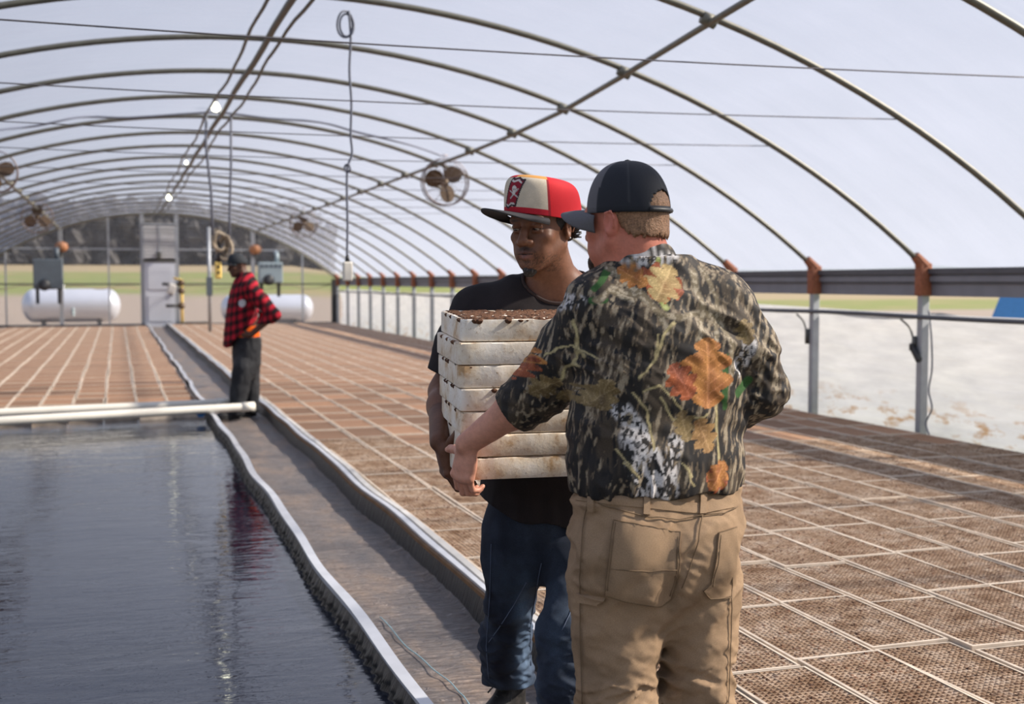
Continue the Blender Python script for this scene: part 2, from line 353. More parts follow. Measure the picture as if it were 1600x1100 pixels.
# ground outside, walkway, water, rims
def terrain(x,y):
    r=float(np.interp(y,[47,62,118,140],[0,1.27,3.1,3.4])); k=max(0.0,min(1.0,(25-x)/9)); return -.12+r*k*k*(3-2*k)
gx=[-300,-120,-60,-40,-25,-12,0,8,14,16,18,20,22,24,26,40,90,300]; gy=[-60,0,30,44,47,50,54,58,62,70,80,95,118,140,200,420]
MB().add([(x,y,terrain(x,y)) for y in gy for x in gx],[(j*len(gx)+i,j*len(gx)+i+1,(j+1)*len(gx)+i+1,(j+1)*len(gx)+i) for j in range(len(gy)-1) for i in range(len(gx)-1)]).build('ground',M['grass'],smooth=True); tag(bpy.data.objects['ground'],'grass and bare gravel ground around the greenhouse','ground',kind='structure')
WXL, WXR = .945, 1.50
vs=[];fs=[]; xs=np.linspace(WXL-.02,WXR+.02,19); yy=np.concatenate([np.arange(-1.5,9,.04),np.arange(9,41.01,.25)])
for y in yy:
    for x in xs:
        e=min(x-WXL,WXR-x)
        vs.append((x,y,.004*math.sin(y*9+3*math.sin(x*7))*math.sin(x*11+y*2)+.0035*math.sin(y*37+x*9+4*math.sin(x*5+y))*math.sin(y*3.1+x*4)-.004+max(0,.05-e)*.55))
nx=len(xs)
for j in range(len(yy)-1):
    for i in range(nx-1): a=j*nx+i; fs.append((a,a+1,a+nx+1,a+nx))
fl=MB().add(vs,fs).build('floor',M['tarp'],smooth=True); tag(fl,'wrinkled grey tarp floor of the narrow walkway','floor',kind='structure')
wat=MB().add([(XL+.1,-3,.015),(WXL-.03,-3,.015),(WXL-.03,40.9,.015),(XL+.1,40.9,.015)],[(0,1,2,3)]).build('pool_water',M['water']); tag(wat,'dark rippled water filling the pool left of the walkway','water',kind='stuff')
wat2=MB().add([(WXR+.06,-3,.03),(XR-.03,-3,.03),(XR-.03,40.9,.03),(WXR+.06,40.9,.03)],[(0,1,2,3)]).build('bed_water',M['water']); tag(wat2,'dark water beneath the trays of the right-hand bed','water',kind='stuff')
def wob(y,a): return .010*math.sin(y*1.9+a)+.006*math.sin(y*4.1+2*a)+.008*math.sin(y*.7+3*a)
def strip(name,prof,mat,parent,xf,y0,y1,dy):
    vs=[];fs=[];n=len(prof); ys=np.arange(y0,y1+.001,dy)
    for y in ys:
        for (dx,z) in prof: vs.append((xf(y)+dx,y,z+.006*math.sin(y*2.7+dx*20)))
    for j in range(len(ys)-1):
        for i in range(n): a=j*n+i; b=j*n+(i+1)%n; fs.append((a,b,b+n,a+n))
    fs+=[tuple(range(n)),tuple((len(ys)-1)*n+k for k in range(n-1,-1,-1))]
    o=MB().add(vs,fs).build(name,mat,parent); smooth_by_angle(o,40); return o
rim=empty('pool_rim',(WXL,0,0)); tag(rim,'bright metal edged rim with pleated black liner along the pool','pool rim')
strip('rim_cap',[(-.024-WXL,.085),(.022-WXL,.085),(.022-WXL,.108),(-.024-WXL,.108)],M['zinc'],rim,lambda y:WXL-.02+wob(y,0),-1.5,40.9,.12)
vs=[];fs=[]; ys=np.arange(-1.5,13.3,.018)          # pleated liner hanging into the water
for i,y in enumerate(ys):
    x=WXL-.045+wob(y,0)-WXL; pl=.010*math.sin(y*62)+.006*math.sin(y*23)
    vs+=[(x,y,.092),(x-.012+pl*.5,y,.062),(x-.018+pl,y,.045),(x-.012+pl*.7,y,.035),(x-.05+pl*1.2,y,-.03)]
for j in range(len(ys)-1):
    for i in range(4): a=j*5+i; fs.append((a,a+1,a+6,a+5))
MB().add(vs,fs).build('rim_liner',M['liner'],rim,True)
strip('rim_board',[(.018-WXL,.0),(.05-WXL,.0),(.035-WXL,.085),(.012-WXL,.085)],M['liner'],rim,lambda y:WXL-.02+wob(y,0),-1.5,40.9,.12)
brim=empty('bed_rim',(WXR,0,0)); tag(brim,'low black lined rim with bright strip along the right-hand tray bed','bed rim')
strip('rim_liner',[(-.03-WXR,-.01),(.05-WXR,-.01),(.05-WXR,.10),(.0-WXR,.10)],M['liner'],brim,lambda y:WXR+wob(y,2)*.7,-1.5,40.9,.12)
strip('rim_board',[(-.004-WXR,.098),(.05-WXR,.098),(.05-WXR,.122),(-.004-WXR,.118)],M['woodrim'],brim,lambda y:WXR+wob(y,2)*.7,-1.5,40.9,.12)
strip('rim_strip',[(.012-WXR,.118),(.042-WXR,.118),(.042-WXR,.134),(.012-WXR,.132)],M['zinc'],brim,lambda y:WXR+wob(y,2)*.7,-1.5,40.9,.12)
strip('rim_lip',[(.05-WXR,.06),(.085-WXR,.06),(.085-WXR,.140),(.055-WXR,.136)],M['rimwhite'],brim,lambda y:WXR+wob(y,2)*.7,-1.5,40.9,.12)
sp=[(1.075,5.2),(1.09,4.7),(1.13,4.35),(1.15,4.1),(1.12,3.85),(1.10,3.6),(1.11,3.3)]
pts=[]
for i in range(len(sp)-1):
    for q in range(6):
        f=q/6; pts.append((sp[i][0]*(1-f)+sp[i+1][0]*f+.004*math.sin(i*6+q),sp[i][1]*(1-f)+sp[i+1][1]*f,.0065))
tag(MB().tube(pts,.0022,5).build('string',M['string'],smooth=True),'thin pale blue string lying on the walkway tarp','string')

# ------------------------------------------------------------------ float trays
TW,TL,TH=.337,.668,.064
def tray_meshes(seed):
    r=random.Random(seed); f=MB(); s=MB(); nx,ny=14,28; b=.011; cw=(TW-2*b)/nx; cl=(TL-2*b)/ny; g=.0016; dep=.018
    # outside shell
    f.box((0,0,-TH/2-.0005),(TW,TL,TH-.001))
    f.f.pop(1); f.m.pop(1)
    n_in=len(f.f); f.m=[1]*n_in
    # rim frame on top
    x0,x1,y0,y1=-TW/2,TW/2,-TL/2,TL/2
    f.add([(x0,y0,-.001),(x1,y0,-.001),(x1,y1,-.001),(x0,y1,-.001),(x0+b,y0+b,0),(x1-b,y0+b,0),(x1-b,y1-b,0),(x0+b,y1-b,0)],[(0,1,5,4),(1,2,6,5),(2,3,7,6),(3,0,4,7)],1)
    for i in range(nx):
        for j in range(ny):
            a=x0+b+i*cw; c=y0+b+j*cl; zt=-.001-r.random()*.003
            O=[(a,c,zt),(a+cw,c,zt),(a+cw,c+cl,zt),(a,c+cl,zt)]
            I=[(a+g,c+g,zt),(a+cw-g,c+g,zt),(a+cw-g,c+cl-g,zt),(a+g,c+cl-g,zt)]
            f.add(O+I,[(0,1,5,4),(1,2,6,5),(2,3,7,6),(3,0,4,7)])
            dz=dep*r.uniform(.55,1.15) if r.random()>.1 else .003
            k=g+.0025; B=[(a+k,c+k,-dz),(a+cw-k,c+k,-dz),(a+cw-k,c+cl-k,-dz),(a+k,c+cl-k,-dz)]
            f.add(I+B,[(0,1,5,4),(1,2,6,5),(2,3,7,6),(3,0,4,7)])
            h=-dz+r.uniform(.001,.008)
            s.add([(p[0],p[1],p[2]+.0005) for p in B]+[(a+cw*r.uniform(.35,.65),c+cl*r.uniform(.35,.65),h)],[(0,1,4),(1,2,4),(2,3,4),(3,0,4)])
    def me(mb,nm,mat):
        m=bpy.data.meshes.new(nm); m.from_pydata(mb.v,[],mb.f); m.materials.append(mat); m.materials.append(M['foam_rim']); m.polygons.foreach_set('material_index',mb.m); return m
    return me(f,'float_tray',M['foam']), me(s,'soil',M['soil'])
near_sets=[tray_meshes(k) for k in (1,2,3)]
def tray_simple():
    f=MB(); b=.011; x0,x1,y0,y1=-TW/2,TW/2,-TL/2,TL/2
    f.box((0,0,-TH/2),(TW,TL,TH)); f.f.pop(1); f.m.pop(1)
    f.add([(x0,y0,0),(x1,y0,0),(x1,y1,0),(x0,y1,0),(x0+b,y0+b,0),(x1-b,y0+b,0),(x1-b,y1-b,0),(x0+b,y1-b,0),(x0+b,y0+b,-.01),(x1-b,y0+b,-.01),(x1-b,y1-b,-.01),(x0+b,y1-b,-.01)],
          [(0,1,5,4),(1,2,6,5),(2,3,7,6),(3,0,4,7),(4,5,9,8),(5,6,10,9),(6,7,11,10),(7,4,8,11)])
    s=MB().add([(x0+b,y0+b,-.006),(x1-b,y0+b,-.006),(x1-b,y1-b,-.006),(x0+b,y1-b,-.006)],[(0,1,2,3)])
    m=bpy.data.meshes.new('float_tray'); m.from_pydata(f.v,[],f.f); m.materials.append(M['foam_rim'])
    q=bpy.data.meshes.new('soil'); q.from_pydata(s.v,[],s.f); q.materials.append(M['soil_far']); return m,q
far_set=tray_simple()
slots=[]
def bed(x0,x1,y0,y1,z,right):
    nx=int((x1-x0)/.349); 
    for i in range(nx):
        yo=random.uniform(-.12,.12)
        ny=int((y1-y0-.3)/.676)
        for j in range(ny):
            slots.append((x0+.18+i*.349+random.uniform(-.004,.004)+.005*math.sin(j*.8+i),y0+.42+yo+j*.676+random.uniform(-.004,.004),z+random.uniform(-.004,.005),random.gauss(0,.006),right))
bed(WXR+.095,XR-.02,1.6,40.85,.122,True)
bed(WXL-.055-15*.349-.01,WXL-.055,13.35,40.85,.07,False)
vis=[]
for k,sl in enumerate(slots):
    px,py,d=project((sl[0],sl[1],sl[2]))
    if d>.5 and -130<px<1730 and py<1230: vis.append((d,k))
vis.sort(); chosen=set(k for d,k in vis[:300]); inview=set(k for d,k in vis)
LAB={True:'white foam float tray of brown soil cells floating in the right-hand bed',False:'white foam float tray of brown soil cells floating in the left-hand bed beyond the pool'}
GRP={True:'float trays in the right-hand bed',False:'float trays in the left-hand bed'}
mass={True:MB(),False:MB()}
for k,(x,y,z,rz,right) in enumerate(slots):
    if project((x,y,z))[2]<1.2 or (y<2.2 and x>3.5): continue
    if k in chosen:
        d=project((x,y,z))[2]; fm,sm=random.choice(near_sets) if d<10.5 else far_set
        o=bpy.data.objects.new('float_tray',fm); C.objects.link(o); o.location=(x,y,z); o.rotation_euler=(random.gauss(0,.004),random.gauss(0,.006),rz)
        tag(o,LAB[right],'tray',GRP[right])
        s=bpy.data.objects.new('soil',sm); C.objects.link(s); s.parent=o
    elif project((x,y,z))[2]<6.5:      # close by but outside the picture: same cells, part of the mass
        fm,sm=near_sets[k%3]; mb=mass[right]
        for me_,base in ((fm,None),(sm,3)):
            n=len(me_.vertices); P_=np.empty(n*3); me_.vertices.foreach_get('co',P_); P_=P_.reshape(-1,3)+np.array([x,y,z]); b0=len(mb.v); mb.v+=[tuple(p) for p in P_]
            mb.f+=[tuple(i+b0 for i in p.vertices) for p in me_.polygons]; mb.m+=[base if base else (0 if p.material_index else 2) for p in me_.polygons]
    else:
        b=.016; mb=mass[right]; x0,x1,y0,y1=x-TW/2,x+TW/2,y-TL/2,y+TL/2
        mb.add([(x0,y0,z-TH),(x1,y0,z-TH),(x1,y1,z-TH),(x0,y1,z-TH),(x0,y0,z),(x1,y0,z),(x1,y1,z),(x0,y1,z),(x0+b,y0+b,z-.003),(x1-b,y0+b,z-.003),(x1-b,y1-b,z-.003),(x0+b,y1-b,z-.003)],
               [(0,1,5,4),(1,2,6,5),(2,3,7,6),(3,0,4,7),(4,5,9,8),(5,6,10,9),(6,7,11,10),(7,4,8,11)],0)
        mb.add([(x0+b,y0+b,z-.003),(x1-b,y0+b,z-.003),(x1-b,y1-b,z-.003),(x0+b,y1-b,z-.003)],[(0,1,2,3)],1)
tag(mass[True].build('tray_rows',[M['foam_rim'],M['soil_mass'],M['foam'],M['soil']]),'far rows of soil-filled trays receding down the right-hand bed','trays',kind='stuff')
tag(mass[False].build('tray_rows',[M['foam_rim'],M['soil_mass'],M['foam'],M['soil']]),'far rows of soil-filled trays receding down the left-hand bed','trays',kind='stuff')
# ------------------------------------------------------------------ fans, lamps, cables
def fan(px,py,Y,label,rot,rad=.325,tilt=0):
    c=at_Y(px,py,Y); r=empty('circulation_fan',c,tilt); tag(r,label,'fan','circulation fans under the purlins')
    ring=lambda R,y,t:[(R*math.cos(a),y,R*math.sin(a)) for a in np.linspace(0,2*PI,41)[:-1]]
    MB().tube(ring(rad,0,0),.013,6,closed=True).tube(ring(rad,.14,0),.010,6,closed=True).build('guard_ring',M['guard'],r,True)
    g=MB()
    for q in range(1,7): g.tube(ring(rad*q/7,-.03*(1-q/7),0),.0022,4,closed=True)
    for q in range(12):
        a=2*PI*q/12; g.tube([(.04*math.cos(a),-.03,.04*math.sin(a)),(rad*math.cos(a),0,rad*math.sin(a))],.003,4)
        g.tube([(rad*math.cos(a),0,rad*math.sin(a)),(rad*math.cos(a),.14,rad*math.sin(a))],.003,4)
    g.build('guard_wires',M['guard'],r,True)
    for q in range(3):
        a=rot+q*2*PI/3; vs=[];fs=[]
        cx,cz=math.cos(a)*rad*.50,math.sin(a)*rad*.50
        tx,tz=-math.sin(a),math.cos(a)
        for sd in (0,1):
            for i in range(20):
                b=2*PI*i/20; u=rad*.40*math.cos(b); v=rad*.37*math.sin(b)
                vs.append((cx+math.cos(a)*u+tx*v,.07+v*.45+sd*.006,cz+math.sin(a)*u+tz*v))
        fs=[tuple(range(20)),tuple(range(39,19,-1))]+[(i,20+i,20+(i+1)%20,(i+1)%20) for i in range(20)]
        MB().add(vs,fs).build('blade',M['blade'],r)
    Mx=Matrix.Rotation(PI/2,4,'X')
    MB().lathe([(.0,-.12),(.055,-.115),(.06,.02),(.05,.06),(.0,.065)],(0,.10,0),Mx,16).build('motor',M['blade'],r,True)
    MB().tube([(0,.1,.05),(0,.12,rad+.01),(0,.12,rad+.06)],.012,6).tube([(-.05,.10,rad+.05),(.05,.10,rad+.05)],.02,6).build('bracket',M['guard'],r,True)
fan(697,284,16.6,'brown three-bladed round fan, the largest, on the right purlin',.75)
fan(475,349,31.0,'small distant brown fan hanging from the right purlin',PI/2,.34)
fan(58,340,29.5,'distant brown fan hanging at the left purlin above the slate heater',PI/2,.34)
fan(-8,268,19.0,'brown fan cut off by the left picture edge under the left purlin',.3,.30)
def bulb(px,py,Y,r,label):
    c=at_Y(px,py,Y); o=empty('light_bulb',c); tag(o,label,'light bulb')
    MB().lathe([(0,-r),(r*.5,-r*.87),(r*.87,-r*.5),(r,0),(r*.85,r*.5),(r*.5,r*1.0),(r*.42,r*1.3),(0,r*1.3)],(0,0,0),None,16).build('glass_bulb',M['bulb'],o,True)
    MB().lathe([(0,r*1.2),(r*.6,r*1.2),(r*.7,r*2.2),(r*.5,r*2.8),(0,r*2.8)],(0,0,0),None,14).build('socket',M['pipe_dark'],o,True)
bulb(337,168,16.0,.055,'glowing bare bulb under the ridge, the nearest and largest bulb')
bulb(264,309,31.5,.06,'small glowing bulb under the ridge near the end wall')
bulb(291,254,23.4,.03,'smallest glowing bulb on the ridge, between the other two bulbs')
def tubeobj(name,pts,r,mat,label,cat,n=6):
    o=MB().tube(pts,r,n).build(name,mat,smooth=True); tag(o,label,cat); return o
def smoothpts(P,q=6):
    P=[Vector(p) for p in P]; out=[]
    for i in range(len(P)-1):
        a=P[max(i-1,0)];b=P[i];c=P[i+1];d=P[min(i+2,len(P)-1)]
        for k in range(q):
            t=k/q; out.append(.5*((2*b)+(c-a)*t+(2*a-5*b+4*c-d)*t*t+(3*b-a-3*c+d)*t**3))
    out.append(P[-1]); return out
tubeobj('power_cable',smoothpts([at_Y(x,y,16.3) for x,y in ((-40,210),(0,203),(60,196),(125,183),(200,184),(290,178),(345,176),(420,185),(500,191),(560,207),(640,226),(690,243))]),.016,M['cable'],'thick grey power cable sagging across the house to the largest fan','cable')
dc=empty('drop_cord',at_Y(545,17,9.44)); tag(dc,'grey drop cord with a coil above and an outlet box below','cord')
def rel(P,o): return [Vector(p)-o.location for p in P]
MB().tube(rel(smoothpts([at_Y(x,y,9.44) for x,y in ((545,17),(548,60),(546,110),(549,160),(548,210),(550,240),(543,262),(542,300),(543,350),(542,405))]),dc),.010,6).build('cord',M['cable'],dc,True)
c0=at_Y(540,38,9.44)-dc.location
MB().tube([c0+Vector((.065*math.cos(a),.02*math.sin(2*a),.10*math.sin(a))) for a in np.linspace(0,2*PI,25)[:-1]],.008,6,closed=True).tube([c0+Vector((.05*math.cos(a)+.01,.03,.085*math.sin(a))) for a in np.linspace(0,2*PI,25)[:-1]],.008,6,closed=True).build('coil',M['cable'],dc,True)
k0=at_Y(543,263,9.44)-dc.location; MB().tube([k0+Vector((.022*math.cos(a),.015*math.sin(3*a),.03*math.sin(a))) for a in np.linspace(0,2*PI,13)[:-1]],.009,6,closed=True).build('knot',M['cable'],dc,True)
b0=at_Y(543,424,9.44)-dc.location; MB().box(b0,(.075,.06,.15),bev=.012).build('outlet_box',M['pvc'],dc); MB().tube([b0+Vector((0,0,.07)),b0+Vector((0,0,.13))],[.022,.012],8).build('strain_relief',M['black'],dc,True)
hl=empty('cable_drop',at_Y(340,178,16.0)); tag(hl,'pair of long cords hanging from the ridge with a tangled rope bundle','cord')
MB().tube(rel([at_Y(322,178,16),at_Y(322,230,16),at_Y(330,300,16),at_Y(333,380,16)],hl),.02,6).build('cord',M['cable'],hl,True)
MB().tube(rel([at_Y(361,178,16),at_Y(361,260,16),at_Y(359,330,16),at_Y(358,385,16)],hl),.018,6).build('cord',M['cable'],hl,True)
g=MB(); bc=at_Y(347,382,16)-hl.location
for q in range(7):
    a0=random.uniform(0,6); t1=random.uniform(-.6,.6)
    g.tube([bc+Vector((.09*math.cos(a)*math.cos(t1)+.03*(q-3)*.5,.05*math.sin(a+q),.13*math.sin(a)+.09*math.cos(a)*math.sin(t1)-(q-3)*.02)) for a in np.linspace(a0,a0+2*PI,17)[:-1]],.016,6,closed=True)
g.build('rope_bundle',M['rope'],hl,True)
pl=empty('pendant_switch',at_Y(341,422,16)); tag(pl,'yellow pendant control switch dangling below the rope bundle','switch')
MB().box((0,0,0),(.085,.07,.22),bev=.02).build('switch_body',M['yellow'],pl); MB().box((0,-.04,.04),(.03,.02,.03)).box((0,-.04,-.03),(.03,.02,.03)).build('button',M['black'],pl)
MB().tube([(0,0,.1),(.02,0,.22),(.0,0,.38)],[.035,.03,.016],8).build('switch_boot',M['black'],pl,True)

# ------------------------------------------------------------------ heaters, tanks and pipes at the far end
def heater(x0,x1,y0,y1,mat,label,slots_):
    a=at_Y(x0,y1,40.2); b=at_Y(x1,y0,40.2); r=empty('unit_heater',((a.x+b.x)/2,40.2,a.z)); tag(r,label,'heater')
    w_,h_=b.x-a.x,b.z-a.z
    MB().box((0,0,h_/2),(w_,.6,h_),bev=.03).build('casing',M[mat],r)
    if slots_:
        for k in range(5): MB().box((-w_/2+w_*(k+.5)/5,-.305,h_*.82),(w_*.13,.02,h_*.14)).build('louvre',M['slate'],r)
    MB().lathe([(0,0),(.16,0),(.18,.1),(.13,.16),(0,.16)],(-w_*.12,-.3,h_*.14),Matrix.Rotation(PI/2,4,'X'),14).build('burner',M['black'],r,True)
    MB().box((-w_*.38,0,-.22),(.1,.1,.46)).build('leg',M['black'],r); MB().box((w_*.36,0,-.22),(.1,.1,.46)).build('leg',M['black'],r)
    MB().tube([(w_*.3,0,h_),(w_*.3,0,h_+.25),(w_*.3,.25,h_+.32)],.07,10).build('flue',M[mat],r,True)
    for sx in (-1,1): MB().tube([(sx*w_*.42,.1,h_-.02),(sx*w_*.42,.1,arch_z(r.location.x+sx*w_*.42-XC)-a.z-.01)],.012,6).build('hanger_rod',M['pipe_dark'],r,True)
heater(53,98,405,452,'slate','dark slate box heater hung before the left part of the end wall',False)
heater(404,440,410,442,'aqua','pale aqua box heater with top louvres behind the man in plaid',True)
for x,y,lb in ((96,386,'orange round cap on the stud beside the slate heater'),(399,390,'orange round cap on the stud above the aqua heater')):
    c=at_Y(x,y,40.75); o=empty('vent_cap',c); tag(o,lb,'cap')
    MB().lathe([(0,-.16),(.14,-.14),(.2,-.02),(.18,.1),(.08,.16),(0,.17)],(0,0,0),None,16).build('cap_dome',M['orange'],o,True); MB().tube([(0,0,-.3),(0,0,-.1)],.05,8).build('cap_stem',M['pipe_dark'],o)
def tank(px0,px1,pyt,pyb,Y,label):
    a=at_Y(px0,pyb,Y); b=at_Y(px1,pyt,Y); R=(b.z-a.z)/2; L=b.x-a.x; cz=(a.z+b.z)/2
    r=empty('propane_tank',((a.x+b.x)/2,Y,-.12)); tag(r,label,'tank'); prof=[]
    for q in range(9): t=PI/2*q/8; prof.append((R*math.sin(t),-L/2+R*.75*(1-math.cos(t))))
    prof+=[(R,0),]+[(p[0],-p[1]) for p in prof[::-1]]
    zc=cz+.12
    MB().lathe(prof,(0,0,zc),Matrix.Rotation(PI/2,4,'Y'),32).build('shell',M['tank'],r,True)
    MB().lathe([(0,0),(.16,0),(.17,.16),(.13,.24),(0,.26)],(-.12*L,0,zc+R-.03),None,16).build('valve_dome',M['white'],r,True)
    for s in (-1,1): MB().box((s*L*.28,0,(zc-R*.8)/2),(.14,R*1.2,zc-R*.8)).build('cradle',M['pipe_dark'],r)
    MB().tube([(L*.02,-R*1.01,zc-R*.6),(L*.02,-R*1.01,zc-R*.15)],.05,8).build('gauge',M['aqua'],r)
tank(34,188,451,504,45.5,'silver propane tank outside, left of the grey door')
tank(345,489,460,504,46.5,'silver propane tank outside, half hidden by the man in plaid')
st=empty('standpipe',at_Y(285,508,40.3)); tag(st,'pipe stand with valves and a cloth right of the grey door','pipe')
MB().tube([(0,0,0),(0,0,1.45),(-.25,0,1.5)],.045,8).build('riser',M['yellow'],st,True); MB().box((.35,0,.05),(.9,.25,.1)).build('foot_plate',M['pipe_dark'],st)
MB().tube([(0,0,.62),(-.5,-.05,.62)],.05,8).tube([(-.1,-.02,1.28),(-.6,-.04,1.32)],.05,8).build('branch_pipe',M['pipe_dark'],st,True)
for z in (.62,1.1,1.35): MB().lathe([(0,-.03),(.11,-.03),(.11,.03),(0,.03)],(-.02,-.08,z),Matrix.Rotation(PI/2,4,'X'),12).build('valve_wheel',M['blade'],st,True)
MB().box((-.32,-.1,1.16),(.26,.14,.34),bev=.06,ry=.3).build('cloth',M['rimwhite'],st)
pp=empty('support_pole',at_Y(328,505,34.0)); tag(pp,'thin dark support pole rising from the right-hand bed edge','pole')
MB().tube([(0,0,-.26),(0,0,2.6)],.045,8).build('pole_tube',M['post'],pp,True); MB().box((0,0,1.0),(.16,.1,.5)).build('pole_box',M['slate'],pp)
def pvc(xa,ya,xb,yb,r,z,label):
    def onz(x,y,Z):
        d=FW+RT*((x-800)/FPX)-UP*((y-550)/FPX); return EYE+d*((Z-EYE.z)/d.z)
    a=onz(xa,ya,z); b=onz(xb,yb,z); d=(a-b).normalized(); a=b+d*5.2
    o=empty('pvc_pipe',b); tag(o,label,'pipe','pvc pipes across the pool')
    MB().tube([(a-b),(0,0,0)],r,14,cap=False).tube([(a-b),(0,0,0)],r*.82,14).build('pipe_tube',M['pvc'],o,True)
    MB().tube([d*.0,d*.14],r*1.13,14).build('pipe_coupling',M['pvc'],o,True)
    return a,b
pvc(0,645,357,629,.044,.155,'cream plastic pipe across the pool end, the farther and shorter one')
pa,pb=pvc(0,658,397,635,.044,.155,'cream plastic pipe across the pool end, the nearer and longer one')
def onz(x,y,Z):
    d=FW+RT*((x-800)/FPX)-UP*((y-550)/FPX); return EYE+d*((Z-EYE.z)/d.z)
tp=onz(314,645,.11); tag(MB().box((0,0,0),(.10,.05,.05),bev=.01).box((0,.0,-.03),(.06,.04,.03)).build('tape_wrap',M['bluetape'],loc=tp),'scrap of blue tape by the pool corner under the pipes','tape')
# bits on the nearest wall post
xp=XC+HALF
cl=empty('hose_clip',(xp-.07,9.44,.82)); tag(cl,'black plastic clip on the nearest wall post','clip')
MB().box((0,0,0),(.05,.05,.17),ry=.0,rx=-.7,bev=.01).build('clip_body',M['black'],cl); MB().box((0,.05,.06),(.05,.05,.07),bev=.01).build('clip_jaw',M['black'],cl)
tag(MB().tube(smoothpts([(xp-.05,9.29,1.22),(xp-.05,9.25,1.0),(xp-.05,9.23,.7),(xp-.05,9.27,.5),(xp-.05,9.22,.34),(xp-.05,9.30,.2),(xp-.06,9.24,.1)]),.008,6).build('hanging_wire',M['cable'],smooth=True),'grey wire hanging loose beside the nearest wall post','wire')
for h in HOOPS[7:9]:
    tag(MB().tube(smoothpts([(xp-.06,h+.25,1.13),(xp-.06,h+.12,1.06),(xp-.06,h+.06,.96),(xp-.05,h+.05,.86)]),.01,6).box((xp-.055,h+.045,.9),(.03,.04,.16)).build('tie_strap',M['pipe_dark'],smooth=True),'dark strap tying the side pipe to %s wall post in view' % ('the nearest' if h<10 else 'the second nearest'),'strap')
tp=at_Y(1592,480,14.0); bt=empty('blue_tarp',(tp.x,tp.y,-.12)); tag(bt,'blue tarpaulin tent corner outside the right curtain wall','tarp')
MB().add([(-.2,-.6,0),(2.2,-.6,0),(2.2,.9,0),(-.2,.9,0),(.25,-.3,1.55),(1.6,-.3,1.65),(1.6,.6,1.65),(.25,.6,1.55)],[(0,1,5,4),(1,2,6,5),(2,3,7,6),(3,0,4,7),(4,5,6,7)]).build('tarp_cover',M['bluetape'],bt)
# far woodland: trunks and twiggy crowns nobody could count
mb=MB(); r=random.Random(3)
for k in range(420):
    x=r.uniform(-26,19); y=r.uniform(119,134); z0=terrain(x,y)-.1; h=r.uniform(5.0,6.3)
    mb.tube([(x,y,z0),(x+r.uniform(-.3,.3),y,z0+h*.5),(x+r.uniform(-.5,.5),y,z0+h)],[.16,.12,.04],4)
    for q in range(9):
        cz=z0+h*r.uniform(.05,.95); R=r.uniform(.45,1.0); cx_=x+r.uniform(-1.2,1.2); cy2=y+r.uniform(-.8,.8); vs=[(cx_,cy2,cz+R*1.3)]
        for i in (-1,1):
            for j in range(5):
                a=2*PI*j/5+i*.3; rr=R*r.uniform(.7,1.2); vs.append((cx_+rr*math.cos(a),cy2+rr*math.sin(a),cz-i*rr*.5))
        vs.append((cx_,cy2,cz-R*1.3)); fs=[(0,1+j,1+(j+1)%5) for j in range(5)]+[(1+j,6+j,6+(j+1)%5,1+(j+1)%5) for j in range(5)]+[(11,6+(j+1)%5,6+j) for j in range(5)]
        mb.add(vs,fs)
tag(mb.build('woodland',M['bark']),'dense grey-brown winter woodland edge beyond the field','woodland',kind='stuff')
# ------------------------------------------------------------------ a small sculpting kit: blended solids -> one continuous surface
def V(p): return np.array([p[0],p[1],p[2]],dtype=np.float64)
_NT=np.random.default_rng(99).random((4,64,64,64)).astype(np.float32)
def vnoise(P,scale,seed=0):
    Q=(P*scale).astype(np.float32)+np.float32(64000.5+seed*7.31); I=np.floor(Q).astype(np.int32); F=Q-I; F=F*F*(3-2*F); I&=63; J=(I+1)&63
    T=_NT[seed%4]; x0,y0,z0=I.T; x1,y1,z1=J.T; fx,fy,fz=F.T
    def lz(x,y): p=T[x,y,z0]; return p+(T[x,y,z1]-p)*fz
    a=lz(x0,y0); a=a+(lz(x0,y1)-a)*fy; b=lz(x1,y0); b=b+(lz(x1,y1)-b)*fy
    return a+(b-a)*fx
def fbm(P,scale,seed=0,o=3): return sum(vnoise(P,scale*2**k,seed+k)*.5**k for k in range(o))/sum(.5**k for k in range(o))
